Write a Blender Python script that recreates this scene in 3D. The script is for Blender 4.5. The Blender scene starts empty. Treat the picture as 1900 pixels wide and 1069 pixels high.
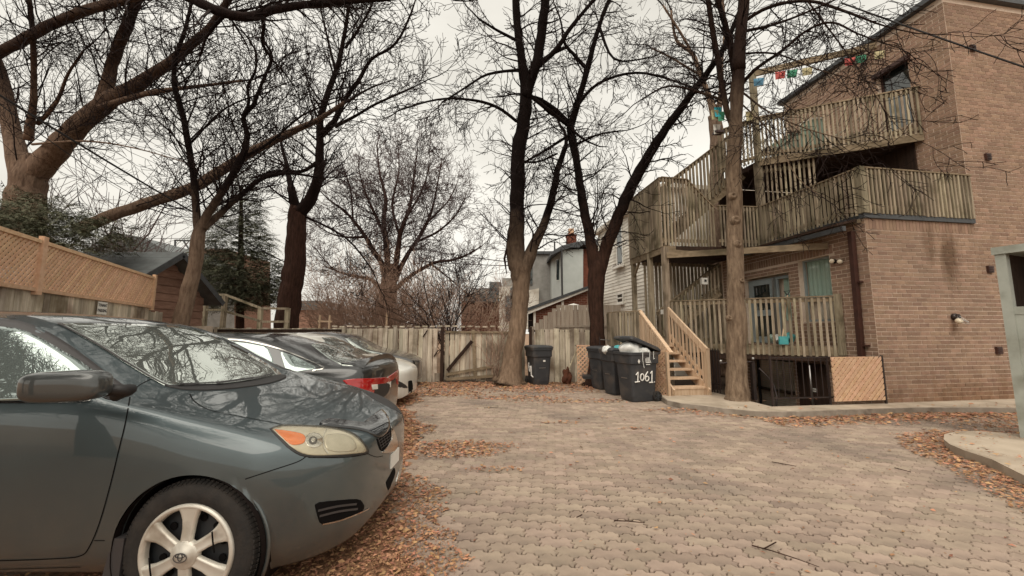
import bpy, math, random
from mathutils import Vector as V, Matrix
from mathutils.bvhtree import BVHTree
rnd = random.Random(7)
SC = bpy.context.scene
COL = SC.collection
# ------------------------------------------------------------------ camera, sky, sun, exposure
F_PX, CAM_H = 730.0, 1.45
PITCH = math.atan(84/730.0)
cam_d = bpy.data.cameras.new('camera'); cam = bpy.data.objects.new('camera', cam_d); COL.objects.link(cam)
cam_d.sensor_width = 36.0; cam_d.lens = 36.0*F_PX/1900.0; cam_d.clip_start = .05; cam_d.clip_end = 2000
cam.location = (0, 0, CAM_H); cam.rotation_euler = (math.pi/2+PITCH, 0, 0)
SC.camera = cam
SUN_EL, SUN_AZ = math.radians(58), math.radians(200)      # azimuth clockwise from +Y
world = bpy.data.worlds.new('World'); SC.world = world; world.use_nodes = True
wn, wl = world.node_tree.nodes, world.node_tree.links
wn.clear()
out = wn.new('ShaderNodeOutputWorld'); bg = wn.new('ShaderNodeBackground'); sky = wn.new('ShaderNodeTexSky')
sky.sky_type = 'NISHITA'; sky.sun_disc = False; sky.sun_elevation = SUN_EL; sky.sun_rotation = SUN_AZ
sky.dust_density = 6; sky.air_density = 1.5
skm = wn.new('ShaderNodeMixRGB'); skm.blend_type = 'MULTIPLY'; skm.inputs[0].default_value = 1; skm.inputs[2].default_value = (.035, .032, .028, 1)
wl.new(sky.outputs[0], skm.inputs[1])
tc = wn.new('ShaderNodeTexCoord'); mp = wn.new('ShaderNodeMapping'); mp.inputs['Scale'].default_value = (1, 1, 2.6)
nz = wn.new('ShaderNodeTexNoise'); nz.inputs['Scale'].default_value = 1.6; nz.inputs['Detail'].default_value = 5; nz.inputs['Roughness'].default_value = .55
wl.new(tc.outputs['Generated'], mp.inputs[0]); wl.new(mp.outputs[0], nz.inputs['Vector'])
cr = wn.new('ShaderNodeValToRGB')
cr.color_ramp.elements[0].position = .3; cr.color_ramp.elements[0].color = (.60, .572, .505, 1)
cr.color_ramp.elements[1].position = .72; cr.color_ramp.elements[1].color = (.88, .845, .765, 1)
wl.new(nz.outputs[0], cr.inputs[0])
mx = wn.new('ShaderNodeMixRGB'); mx.inputs[0].default_value = .9                # thick cloud deck over the clear sky
wl.new(skm.outputs[0], mx.inputs[1]); wl.new(cr.outputs[0], mx.inputs[2])
wl.new(mx.outputs[0], bg.inputs[0]); bg.inputs[1].default_value = .70
wl.new(bg.outputs[0], out.inputs[0])
sd = bpy.data.lights.new('sun', 'SUN'); sd.energy = 1.5; sd.angle = math.radians(75); sd.color = (1, .93, .82)
sun = bpy.data.objects.new('sun', sd); COL.objects.link(sun)
sdir = V((math.sin(SUN_AZ)*math.cos(SUN_EL), math.cos(SUN_AZ)*math.cos(SUN_EL), math.sin(SUN_EL)))
sun.rotation_euler = sdir.to_track_quat('Z', 'Y').to_euler(); sun.location = (0, 0, 30)
SC.view_settings.view_transform = 'Standard'; SC.view_settings.look = 'None'
SC.view_settings.exposure = .95; SC.view_settings.gamma = 1; SC.view_settings.use_curve_mapping = False
SC.render.engine = 'CYCLES'
SC.cycles.max_bounces = 6; SC.cycles.transparent_max_bounces = 12
# ------------------------------------------------------------------ pixel -> place helpers (photograph pixels, 1900 wide)
_fw = V((0, math.cos(PITCH), math.sin(PITCH))); _up = V((0, -math.sin(PITCH), math.cos(PITCH))); EYE = V((0, 0, CAM_H))
def ray(u, v): return _fw + V((1, 0, 0))*((u-950)/F_PX) + _up*((534.5-v)/F_PX)
def G(u, v, z=0.): d = ray(u, v); return EYE + d*((z-CAM_H)/d.z)
def P(u, v, Y): d = ray(u, v); return EYE + d*(Y/d.y)
def PL(u, v, p0, n): d = ray(u, v); return EYE + d*((p0-EYE).dot(n)/d.dot(n))
# building frame: corner CB, e1 along the front wall, e2 along the side wall
ANG = math.radians(9); E1 = V((math.cos(ANG), math.sin(ANG), 0)); E2 = V((-math.sin(ANG), math.cos(ANG), 0)); EZ = V((0, 0, 1))
CB = G(1640, 748, .10); CB.z = 0
def B(a, b, z=0.): return CB + E1*a + E2*b + EZ*z
# ------------------------------------------------------------------ objects
def link(o): COL.objects.link(o); return o
def tag(o, label=None, cat=None, group=None, kind=None):
    if label: o['label'] = label
    if cat: o['category'] = cat
    if group: o['group'] = group
    if kind: o['kind'] = kind
    return o
def thing(name, loc, label, cat, group=None):
    o = link(bpy.data.objects.new(name, None)); o.location = loc; o.empty_display_size = .2
    return tag(o, label, cat, group)
def setpar(o, par):
    if par is not None:
        o.parent = par
        if par.type == 'EMPTY': o.matrix_parent_inverse = Matrix.Translation(-par.location)   # meshes are written in place
def mesh_obj(name, verts, faces, mat, par=None, smooth=False, mi=None):
    me = bpy.data.meshes.new(name); me.from_pydata([tuple(v) for v in verts], [], faces)
    for m in (mat if isinstance(mat, (list, tuple)) else [mat]): me.materials.append(m)
    if mi: me.polygons.foreach_set('material_index', mi)
    if smooth: me.polygons.foreach_set('use_smooth', [True]*len(faces))
    me.update()
    o = link(bpy.data.objects.new(name, me)); setpar(o, par); return o
class MB:
    def __init__(s): s.v = []; s.f = []; s.m = []; s.cur = 0
    def add(s, vs, fs):
        n = len(s.v); s.v += vs; s.f += [tuple(i+n for i in f) for f in fs]; s.m += [s.cur]*len(fs)
    def hexa(s, p):      # 8 points: bottom ring then top ring
        s.add(list(p), [(3, 2, 1, 0), (4, 5, 6, 7), (0, 1, 5, 4), (1, 2, 6, 5), (2, 3, 7, 6), (3, 0, 4, 7)])
    def box(s, c, ex, ey, ez):  # half-extent vectors
        c, ex, ey, ez = V(c), V(ex), V(ey), V(ez)
        s.hexa([c-ex-ey-ez, c+ex-ey-ez, c+ex+ey-ez, c-ex+ey-ez, c-ex-ey+ez, c+ex-ey+ez, c+ex+ey+ez, c-ex+ey+ez])
    def aabb(s, lo, hi):
        lo, hi = V(lo), V(hi); h = (hi-lo)/2
        s.box((lo+hi)/2, (h.x, 0, 0), (0, h.y, 0), (0, 0, h.z))
    def bar(s, p0, p1, w, h, up=EZ):   # w sideways, h along up
        p0, p1 = V(p0), V(p1); d = (p1-p0); L = d.length; d = d/L
        sd = d.cross(V(up))
        if sd.length < 1e-4: sd = d.cross(V((0, 1, 0)))
        sd.normalize(); u = sd.cross(d)
        s.box((p0+p1)/2, d*(L/2), sd*(w/2), u*(h/2))
    def tube(s, pts, rad, n=6, cap=True):
        pts = [V(p) for p in pts]
        if not isinstance(rad, (list, tuple)): rad = [rad]*len(pts)
        vs = []; ref = V((.3, .2, 1)).normalized(); a = None
        for i, p in enumerate(pts):
            d = (pts[min(i+1, len(pts)-1)]-pts[max(i-1, 0)])
            d = d.normalized() if d.length > 1e-9 else V((0, 0, 1))
            if a is None:
                a = d.cross(ref)
                if a.length < .05: a = d.cross(V((1, 0, 0)))
            else: a = a - d*a.dot(d)
            a.normalize(); b = d.cross(a)
            for k in range(n):
                t = 2*math.pi*k/n; vs.append(p+(a*math.cos(t)+b*math.sin(t))*rad[i])
        fs = []
        for i in range(len(pts)-1):
            for k in range(n):
                k2 = (k+1) % n; fs.append((i*n+k, i*n+k2, (i+1)*n+k2, (i+1)*n+k))
        if cap: fs += [tuple(range(n))[::-1], tuple((len(pts)-1)*n+k for k in range(n))]
        s.add(vs, fs)
    def lathe(s, prof, c, ax, ref, n=24, a0=0, a1=2*math.pi):   # prof: (radius, height along ax)
        c, ax = V(c), V(ax).normalized(); r1 = (V(ref)-ax*V(ref).dot(ax)).normalized(); r2 = ax.cross(r1)
        full = abs(a1-a0-2*math.pi) < 1e-6; m = n if full else n+1; vs = []
        for (r, h) in prof:
            for k in range(m):
                t = a0+(a1-a0)*k/n; vs.append(c+ax*h+(r1*math.cos(t)+r2*math.sin(t))*r)
        fs = []
        for i in range(len(prof)-1):
            for k in range(n):
                k2 = (k+1) % m; fs.append((i*m+k, i*m+k2, (i+1)*m+k2, (i+1)*m+k))
        s.add(vs, fs)
    def quad(s, a, b, c, d): s.add([V(a), V(b), V(c), V(d)], [(0, 1, 2, 3)])
    def prism(s, poly, d):          # planar polygon extruded by vector d
        n = len(poly); d = V(d); ps = [V(p) for p in poly]
        s.add(ps+[p+d for p in ps], [tuple(range(n))[::-1], tuple(range(n, 2*n))]+[(i, (i+1) % n, n+(i+1) % n, n+i) for i in range(n)])
    def build(s, name, mat, par=None, smooth=False, kind=None, label=None):
        o = mesh_obj(name, s.v, s.f, mat, par, smooth, s.m if isinstance(mat, (list, tuple)) else None)
        if kind: o['kind'] = kind
        if label: o['label'] = label
        return o
def one(name, mat, par, meth, *a, smooth=False, **k):
    m = MB(); getattr(m, meth)(*a, **k); return m.build(name, mat, par, smooth)
# ------------------------------------------------------------------ materials
def mat(name, c1, c2=None, scale=6., rough=.8, bump=0., bscale=60., var=.0, stretch=(1, 1, 1), metal=0., coat=0., spec=.5, ior=1.5, detail=6, dirt=None, dscale=1.2, hue=0., trans=0.):
    m = bpy.data.materials.new(name); m.use_nodes = True
    n, l = m.node_tree.nodes, m.node_tree.links; n.clear()
    o = n.new('ShaderNodeOutputMaterial'); b = n.new('ShaderNodeBsdfPrincipled'); l.new(b.outputs[0], o.inputs[0])
    b.inputs['Roughness'].default_value = rough; b.inputs['Metallic'].default_value = metal
    b.inputs['Coat Weight'].default_value = coat; b.inputs['Coat Roughness'].default_value = .03
    b.inputs['Specular IOR Level'].default_value = spec if rough < .7 else min(spec, .12); b.inputs['IOR'].default_value = ior
    tcn = n.new('ShaderNodeTexCoord'); mpn = n.new('ShaderNodeMapping'); mpn.inputs['Scale'].default_value = stretch
    l.new(tcn.outputs['Object'], mpn.inputs[0])
    col = n.new('ShaderNodeRGB'); col.outputs[0].default_value = (*c1, 1); cur = col.outputs[0]
    def noise(sc, vec=mpn, det=detail):
        t = n.new('ShaderNodeTexNoise'); t.inputs['Scale'].default_value = sc; t.inputs['Detail'].default_value = det
        t.inputs['Roughness'].default_value = .6; l.new(vec.outputs[0], t.inputs['Vector']); return t
    def ramp(src, a, bb):
        r = n.new('ShaderNodeMapRange'); r.inputs[1].default_value = a; r.inputs[2].default_value = bb; l.new(src, r.inputs[0]); return r.outputs[0]
    if c2:
        t = noise(scale); mixn = n.new('ShaderNodeMixRGB'); l.new(ramp(t.outputs[0], .32, .68), mixn.inputs[0])
        l.new(cur, mixn.inputs[1]); mixn.inputs[2].default_value = (*c2, 1); cur = mixn.outputs[0]
    if dirt:
        t = n.new('ShaderNodeTexNoise'); t.inputs['Scale'].default_value = dscale; t.inputs['Detail'].default_value = 7; l.new(tcn.outputs['Object'], t.inputs['Vector'])
        mixn = n.new('ShaderNodeMixRGB'); l.new(ramp(t.outputs[0], .5, .72), mixn.inputs[0]); l.new(cur, mixn.inputs[1]); mixn.inputs[2].default_value = (*dirt, 1); cur = mixn.outputs[0]
    if var or hue:
        oi = n.new('ShaderNodeObjectInfo'); ge = n.new('ShaderNodeNewGeometry')
        ad = n.new('ShaderNodeMath'); ad.operation = 'ADD'; l.new(oi.outputs['Random'], ad.inputs[0]); l.new(ge.outputs['Random Per Island'], ad.inputs[1])
        fr = n.new('ShaderNodeMath'); fr.operation = 'FRACT'; l.new(ad.outputs[0], fr.inputs[0])
        hs = n.new('ShaderNodeHueSaturation'); l.new(cur, hs.inputs['Color'])
        r = n.new('ShaderNodeMapRange'); r.inputs[3].default_value = 1-var; r.inputs[4].default_value = 1+var; l.new(fr.outputs[0], r.inputs[0]); l.new(r.outputs[0], hs.inputs['Value'])
        if hue:
            m2 = n.new('ShaderNodeMath'); m2.operation = 'MULTIPLY'; m2.inputs[1].default_value = 7.31; l.new(fr.outputs[0], m2.inputs[0])
            f2 = n.new('ShaderNodeMath'); f2.operation = 'FRACT'; l.new(m2.outputs[0], f2.inputs[0])
            r2 = n.new('ShaderNodeMapRange'); r2.inputs[3].default_value = .5-hue; r2.inputs[4].default_value = .5+hue; l.new(f2.outputs[0], r2.inputs[0]); l.new(r2.outputs[0], hs.inputs['Hue'])
        cur = hs.outputs[0]
    l.new(cur, b.inputs['Base Color'])
    if bump:
        bdist = .035 if 'bark' in name else .01
        t = noise(bscale); bp = n.new('ShaderNodeBump'); bp.inputs['Strength'].default_value = bump; bp.inputs['Distance'].default_value = bdist
        l.new(t.outputs[0], bp.inputs['Height']); l.new(bp.outputs[0], b.inputs['Normal'])
    return m
def stain(m, parts):
    # streaks and splash with a shape of their own, in place on the wall
    n, l = m.node_tree.nodes, m.node_tree.links; b = [x for x in n if x.type == 'BSDF_PRINCIPLED'][0]
    tcn = n.new('ShaderNodeTexCoord')
    for (c, sc, col, amt, hard) in parts:
        src = b.inputs['Base Color'].links[0].from_socket
        mpn = n.new('ShaderNodeMapping'); mpn.vector_type = 'TEXTURE'; mpn.inputs['Location'].default_value = c; mpn.inputs['Scale'].default_value = sc; l.new(tcn.outputs['Object'], mpn.inputs[0])
        ln = n.new('ShaderNodeVectorMath'); ln.operation = 'LENGTH'; l.new(mpn.outputs[0], ln.inputs[0])
        st = n.new('ShaderNodeMapping'); st.inputs['Scale'].default_value = (5, 5, .7); l.new(tcn.outputs['Object'], st.inputs[0])
        nz = n.new('ShaderNodeTexNoise'); nz.inputs['Scale'].default_value = 1.6; nz.inputs['Detail'].default_value = 7; l.new(st.outputs[0], nz.inputs['Vector'])
        ad = n.new('ShaderNodeMath'); ad.operation = 'MULTIPLY_ADD'; ad.inputs[1].default_value = 1.1; l.new(nz.outputs[0], ad.inputs[0]); l.new(ln.outputs['Value'], ad.inputs[2])
        r = n.new('ShaderNodeMapRange'); r.inputs[1].default_value = .75; r.inputs[2].default_value = .75+hard; r.inputs[3].default_value = amt; r.inputs[4].default_value = 0; l.new(ad.outputs[0], r.inputs[0])
        mx_ = n.new('ShaderNodeMixRGB'); mx_.blend_type = 'MULTIPLY'; l.new(r.outputs[0], mx_.inputs[0]); l.new(src, mx_.inputs[1]); mx_.inputs[2].default_value = (*col, 1); l.new(mx_.outputs[0], b.inputs['Base Color'])
GR = (9, 9, .7)     # wood grain runs up the boards
m_fence = mat('weathered_fence_wood', (.64, .56, .45), (.34, .28, .21), 2.2, .9, .5, 5, .32, GR, dirt=(.17, .12, .08), dscale=1.7, hue=.012)
m_fence_new = mat('newer_fence_wood', (.46, .25, .15), (.33, .17, .1), 2.2, .85, .4, 5, .15, GR, hue=.01)
m_fence_pale = mat('pale_fence_wood', (.50, .42, .34), (.36, .29, .23), 2.2, .9, .4, 5, .16, GR)
m_fence_dark = mat('dark_wood_and_shade', (.06, .036, .026), (.028, .018, .014), 2.2, .9, .4, 5, .25, GR)  # dark timber; on the loggia walls its colour stands in for shade
m_cedar = mat('cedar_lattice', (.68, .46, .31), (.55, .34, .21), 3, .75, .3, 6, .13, (5, 5, 5), hue=.008)
m_deck = mat('weathered_deck_wood', (.42, .35, .255), (.18, .143, .098), 2.2, .9, .5, 5, .3, GR, dirt=(.11, .09, .055), dscale=2.1, hue=.012)
m_deck_h = mat('weathered_deck_beam', (.33, .255, .175), (.18, .135, .085), 3, .9, .5, 8, .15, (2, 2, 5), dirt=(.1, .08, .05), dscale=1.6)
m_stair = mat('newer_stair_wood', (.64, .48, .34), (.48, .33, .215), 2.2, .8, .4, 5, .16, GR)
m_brick = mat('brown_clay_brick', (.35, .23, .165), (.255, .165, .118), 9, .9, .35, 55, .16, dirt=(.25, .17, .125), dscale=.55, hue=.006)
m_brick_red = mat('red_clay_brick', (.19, .07, .045), (.12, .045, .032), 9, .9, .3, 55, .18)
m_mortar = mat('pale_mortar', (.74, .61, .50), (.64, .51, .41), 12, .95, .3, 80, dirt=(.46, .36, .28), dscale=.5)
STAINS = [(tuple(B(2.02, 0, 3.0)), (.5, .5, 1.1), (.42, .38, .33), .85, .5), (tuple(B(1.55, 0, 3.3)), (.3, .3, .7), (.5, .46, .4), .7, .5), (tuple(B(2.6, 0, .0)), (5, 5, .95), (.66, .56, .46), .8, .6), (tuple(B(1.9, 0, 1.55)), (.16, .3, .3), (.5, .42, .36), .8, .4)]
stain(m_brick, STAINS); stain(m_mortar, STAINS)
m_mortar_d = mat('dull_mortar', (.36, .25, .19), (.28, .2, .15), 12, .95)
m_paver = mat('concrete_paver', (.41, .318, .25), (.31, .24, .19), 6, .93, .8, 140, .16, dirt=(.225, .18, .148), dscale=.8, hue=.008)
m_sand = mat('joint_sand', (.055, .038, .028), (.1, .07, .05), 30, .95, .4, 200)
m_earth = mat('trodden_earth', (.33, .22, .15), (.2, .13, .085), 5, .95, .8, 60)
m_concrete = mat('weathered_concrete', (.50, .42, .33), (.38, .31, .24), 3, .92, .5, 90, dirt=(.25, .2, .15), dscale=1.4)
m_concrete_d = mat('stained_kerb_concrete', (.33, .28, .23), (.2, .165, .13), 4, .92, .5, 90, dirt=(.12, .09, .07), dscale=2)
m_litter = mat('leaf_mould', (.33, .185, .11), (.22, .12, .07), 9, .95, .9, 90, dirt=(.27, .225, .18), dscale=.7)
m_leaf = mat('dry_leaf', (.46, .255, .15), (.33, .17, .095), 3, .85, 0, 60, .45, hue=.02)
m_bark = mat('dark_bark', (.024, .013, .011), (.011, .007, .006), 3, .95, 1., 9, .1, (6, 6, 1.3))
m_bark_l = mat('pale_bark', (.29, .205, .15), (.11, .072, .05), 3, .95, 1., 9, .1, (6, 6, 1.3))
m_bark_b = mat('brown_bark', (.075, .037, .026), (.03, .016, .012), 3, .95, 1., 9, .1, (6, 6, 1.3))
m_twig = mat('dark_twigs', (.019, .012, .011), rough=.9, var=.3)
def bark_two(name, lo, hi, z0, z1):      # pale bole turning to dark bark higher up
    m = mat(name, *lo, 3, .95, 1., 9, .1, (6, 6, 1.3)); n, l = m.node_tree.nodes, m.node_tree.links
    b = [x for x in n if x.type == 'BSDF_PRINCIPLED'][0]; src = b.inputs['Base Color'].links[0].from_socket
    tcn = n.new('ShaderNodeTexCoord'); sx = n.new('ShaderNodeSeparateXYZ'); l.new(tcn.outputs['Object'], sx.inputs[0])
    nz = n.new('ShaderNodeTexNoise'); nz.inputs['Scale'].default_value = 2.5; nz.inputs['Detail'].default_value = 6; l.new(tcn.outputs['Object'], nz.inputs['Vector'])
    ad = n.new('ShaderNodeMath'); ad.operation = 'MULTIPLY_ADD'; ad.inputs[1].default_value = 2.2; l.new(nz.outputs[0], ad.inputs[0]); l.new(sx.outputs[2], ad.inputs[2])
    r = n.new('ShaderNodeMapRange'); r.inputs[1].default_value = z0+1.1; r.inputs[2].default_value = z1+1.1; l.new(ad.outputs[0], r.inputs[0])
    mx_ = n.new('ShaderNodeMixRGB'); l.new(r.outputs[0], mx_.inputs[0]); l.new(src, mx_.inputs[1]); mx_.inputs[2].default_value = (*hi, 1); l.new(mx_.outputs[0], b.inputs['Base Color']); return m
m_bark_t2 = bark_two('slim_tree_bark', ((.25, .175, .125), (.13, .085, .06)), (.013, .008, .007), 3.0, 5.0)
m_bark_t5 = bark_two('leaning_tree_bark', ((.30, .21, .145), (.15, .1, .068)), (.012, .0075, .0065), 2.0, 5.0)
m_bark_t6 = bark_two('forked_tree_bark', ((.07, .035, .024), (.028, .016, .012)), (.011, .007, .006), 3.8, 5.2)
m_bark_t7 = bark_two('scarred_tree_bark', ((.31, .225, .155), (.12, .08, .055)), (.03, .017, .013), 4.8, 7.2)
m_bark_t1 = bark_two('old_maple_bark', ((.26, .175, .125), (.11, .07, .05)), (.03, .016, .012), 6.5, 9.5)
m_twig_far = mat('far_twigs', (.085, .06, .058), rough=.9, var=.25)
m_twig_pale = mat('pale_twigs', (.30, .2, .15), rough=.9, var=.3)
m_cedar_leaf = mat('evergreen_spray', (.14, .14, .088), (.08, .085, .055), 4, .85, 0, 1, .5, hue=.03)
m_metal_k = mat('black_iron', (.02, .017, .017), (.05, .03, .025), 20, .55, .2, 40, metal=.3)
m_steel = mat('dull_steel', (.35, .34, .33), rough=.35, metal=.9)
m_black = mat('black_plastic', (.022, .021, .022), (.03, .028, .028), 30, .5, .1, 200)
m_rubber = mat('tyre_rubber', (.03, .028, .027), (.05, .043, .038), 12, .88, .4, 70)
m_bin = mat('bin_plastic', (.028, .03, .034), (.045, .045, .048), 7, .55, .15, 160, dirt=(.09, .075, .065), dscale=3)
m_white = mat('white_paint', (.78, .76, .71), (.7, .67, .61), 10, .6)
m_siding = mat('white_siding', (.78, .745, .67), (.68, .64, .57), 1.4, .6, 0, 1, .07, (1, 1, 6), dirt=(.42, .37, .3), dscale=.8)
m_bag = mat('white_plastic_bag', (.8, .8, .77), (.68, .69, .66), 9, .35, .4, 30, trans=0)
m_bag_b = mat('turquoise_plastic', (.05, .3, .33), (.1, .42, .42), 8, .4)
m_curtain = mat('pale_green_curtain', (.42, .55, .47), (.32, .44, .37), 3, .9, .3, 8, 0, (30, 30, .4))
m_blind = mat('white_blind', (.55, .5, .42), rough=.6)
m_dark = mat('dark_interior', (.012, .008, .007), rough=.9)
m_glass = mat('window_glass', (.02, .028, .028), rough=.03, spec=.9, ior=1.7)
m_greyframe = mat('blue_grey_paint', (.29, .335, .345), (.23, .27, .28), 6, .55)
m_brownpipe = mat('brown_painted_metal', (.06, .022, .015), (.035, .014, .01), 5, .5)
m_slate = mat('dark_flashing', (.075, .08, .085), (.045, .047, .05), 8, .5, metal=.2)
m_green = mat('grey_green_painted_steel', (.38, .395, .35), (.31, .325, .285), 5, .5, .15, 60, dirt=(.2, .2, .16), dscale=2.5)
m_shingle = mat('grey_roof_metal', (.12, .135, .135), (.075, .08, .08), 4, .5, .3, 30)
m_shedside = mat('brown_shingle_siding', (.32, .19, .14), (.22, .125, .09), 4, .9, .4, 30, .14, (1, 1, 4))
m_grey_stucco = mat('grey_render', (.33, .32, .3), (.22, .21, .195), 2, .9, .3, 30)
m_pale_stucco = mat('pale_blue_render', (.50, .53, .51), (.43, .46, .44), 2, .85)
m_lamp = mat('frosted_lamp_glass', (.75, .65, .5), rough=.25)
m_flag = {k: mat('flag_'+k, c, rough=.9) for k, c in dict(red=(.45, .1, .09), green=(.07, .26, .16), blue=(.1, .22, .32), yellow=(.42, .37, .22), white=(.6, .58, .53), teal=(.05, .35, .42)).items()}
m_cable = mat('black_cable', (.012, .011, .012), rough=.6)
# ------------------------------------------------------------------ ground
def holed(name, x0, x1, y0, y1, z, m):
    h = [B(-2.5, .0, z), B(.0, .0, z), B(.0, 3.6, z), B(-2.5, 3.6, z)]; q = [V((x0, y0, z)), V((x1, y0, z)), V((x1, y1, z)), V((x0, y1, z))]
    return mesh_obj(name, q+h, [(i, (i+1) % 4, 4+(i+1) % 4, 4+i) for i in range(4)], m)
tag(holed('ground', -400, 400, -300, 900, -.06, m_earth), kind='structure')
paving = holed('paving', -16, 16, -3, 14, -.012, m_sand); tag(paving, kind='structure')
k = MB()
for (a0, a1, b0, b1) in ((-2.62, -2.5, -.1, 3.7), (-2.5, 0, 3.6, 3.72), (-2.5, 0, -.12, 0)):
    k.box(B((a0+a1)/2, (b0+b1)/2, -.5), E1*((a1-a0)/2), E2*((b1-b0)/2), EZ*.48)
k.box(B(-1.25, 1.8, -1.05), E1*1.4, E2*2, EZ*.06)
tag(k.build('areaway_walls', m_concrete_d), kind='structure')
k = MB(); k.prism([V((-15.5, -2.8, -.03)), V((.75, -2.8, -.03)), V((.2, 0, -.03)), V((-.1, 1, -.03)), V((-2.95, 11.95, -.03)), V((-15.5, 11.95, -.03))], EZ*.026)
tag(k.build('parking_strip', m_litter), kind='structure')
# interlocking pavers: wavy rectangles in running bond, rows a little off the picture's horizontal
PL_, PW_ = .228, .114
def paver_shape():
    f = lambda x: .0122*(-1 if x < .18 else (-1+(x-.18)/.14*2 if x < .32 else (1 if x < .68 else (1-(x-.68)/.14*2 if x < .82 else -1))))
    xs = [0, .18, .32, .5, .68, .82]
    lower = [(k*PL_/2+x*PL_/2, f(x)) for k in (0, 1) for x in xs]
    g_ = [(0, 0), (.25, .0), (.42, .016), (.58, -.016), (.75, 0)]
    right = [(PL_+dx, t*PW_+f(0)) for t, dx in g_]
    upper = [(x, y+PW_) for x, y in lower][::-1]
    out_ = lower + right + [(PL_, PW_+f(0))] + upper
    left = [(dx, t*PW_+f(0)) for t, dx in g_][1:][::-1]
    return out_ + left
PSH = paver_shape(); pcx = PL_/2; pcy = PW_/2
def ring(shape, ins, z):
    res = []; n = len(shape)
    for i in range(n):
        x0, y0 = shape[i-1]; x1, y1 = shape[(i+1) % n]; dx, dy = x1-x0, y1-y0; L = math.hypot(dx, dy) or 1
        res.append((shape[i][0]-dy/L*ins-pcx, shape[i][1]+dx/L*ins-pcy, z))
    return res
NPV = len(PSH)
PV = ring(PSH, .0030, -.014) + ring(PSH, .0036, -.005) + ring(PSH, .0075, 0)
PFC = [(r*NPV+i, r*NPV+(i+1) % NPV, (r+1)*NPV+(i+1) % NPV, (r+1)*NPV+i) for r in (0, 1) for i in range(NPV)] + [tuple(2*NPV+i for i in range(NPV))]
PROT = math.radians(-6)
spots = []
for r in range(-30, 150):
    for c in range(-64, 90):
        x = (c+.5*(r % 2))*PL_; y = r*PW_
        X = x*math.cos(PROT)-y*math.sin(PROT); Y = x*math.sin(PROT)+y*math.cos(PROT)
        if Y < .1 or Y > 11.9 or abs(X) > 1.42*Y+2.6: continue
        left = .1-.27*Y + .12*math.sin(Y*1.3)
        if X < left or X > 12.5: continue
        d = V((X, Y, 0))-CB; a_, b_ = d.dot(E1), d.dot(E2)
        if b_ > -.05 and a_ > -2.6: continue
        spots.append((X, Y))
spots.sort(key=lambda q: (q[0]**2+q[1]**2) + (500 if abs(q[0]) > 1.3*q[1] or q[1] < 1.75 else 0))
def paver_tf(X, Y):
    tz = rnd.uniform(-.004, .003)+.006*math.sin(X*1.7)*math.sin(Y*1.3); ax = rnd.uniform(-.02, .02); ay = rnd.uniform(-.012, .012); rz = PROT+rnd.uniform(-.012, .012)
    return Matrix.Translation((X, Y, tz)) @ Matrix.Rotation(rz, 4, 'Z') @ Matrix.Rotation(ax, 4, 'X') @ Matrix.Rotation(ay, 4, 'Y')
pme = bpy.data.meshes.new('paver'); pme.from_pydata(PV, [], PFC); pme.materials.append(m_paver)
for X, Y in spots[:300]:
    o = link(bpy.data.objects.new('paver', pme)); o.matrix_world = paver_tf(X, Y); o.parent = paving
mb = MB()
pvv = [V(p) for p in PV]
for X, Y in spots[300:]:
    t = paver_tf(X, Y); mb.add([t @ p for p in pvv], PFC)
mb.build('paver_field', m_paver, paving, kind='stuff')
# ------------------------------------------------------------------ walk, kerb, pad
def sheet(name, pts, z, zb, m, ms, par=None):   # slab with a kerb-like rim
    k = MB(); k.prism([(p[0], p[1], zb) for p in pts], (0, 0, z-zb)); return k.build(name, m, par)
def arc(c, r, a0, a1, n): return [(c[0]+r*math.cos(math.radians(a0+(a1-a0)*i/n)), c[1]+r*math.sin(math.radians(a0+(a1-a0)*i/n))) for i in range(n+1)]
wpx = [(1228, 735), (1240, 743), (1262, 748), (1300, 752), (1345, 758), (1400, 763), (1450, 764), (1520, 762), (1600, 759), (1700, 756), (1800, 756), (1895, 757)]
front = [G(u, v, .10) for u, v in wpx]
back = [B(6, .0), B(0, .0), B(0, -.02), B(-2.45, .02), B(-2.3, 2.5), B(-3.6, 2.6), B(-3.75, 1.6)]
outl = [(p.x, p.y) for p in front] + [(B(6, -.45).x, B(6, -.45).y)] + [(p.x, p.y) for p in back]
walk = sheet('concrete_walk', outl, .10, -.05, m_concrete, None); tag(walk, kind='structure')
kb = MB()
fl = [V((p.x, p.y, 0)) for p in front] + [B(6, -.45)]
for i in range(len(fl)-1):
    d = (fl[i+1]-fl[i]).normalized(); nn = V((d.y, -d.x, 0))
    d2 = (fl[min(i+2, len(fl)-1)]-fl[i+1]); d2 = d2.normalized() if d2.length > 0 else d; n2 = V((d2.y, -d2.x, 0))
    p, q = fl[i], fl[i+1]
    kb.hexa([p+EZ*-.05, p+nn*.035+EZ*-.05, q+n2*.035+EZ*-.05, q+EZ*-.05, p+EZ*.103, p+nn*.025+EZ*.097, q+n2*.025+EZ*.097, q+EZ*.103])
tag(kb.build('kerb', m_concrete_d), kind='structure')
e0 = [G(u, v, .1) for u, v in [(2900, 1330), (1995, 925), (1900, 882), (1840, 852), (1790, 836), (1762, 824), (1751, 815), (1752, 806), (1775, 800), (1815, 800), (1860, 803), (1990, 812), (2300, 830), (2900, 900)]]
pad = sheet('concrete_pad', [(p.x, p.y) for p in e0], .1, -.05, m_concrete, None); tag(pad, kind='structure')
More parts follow.
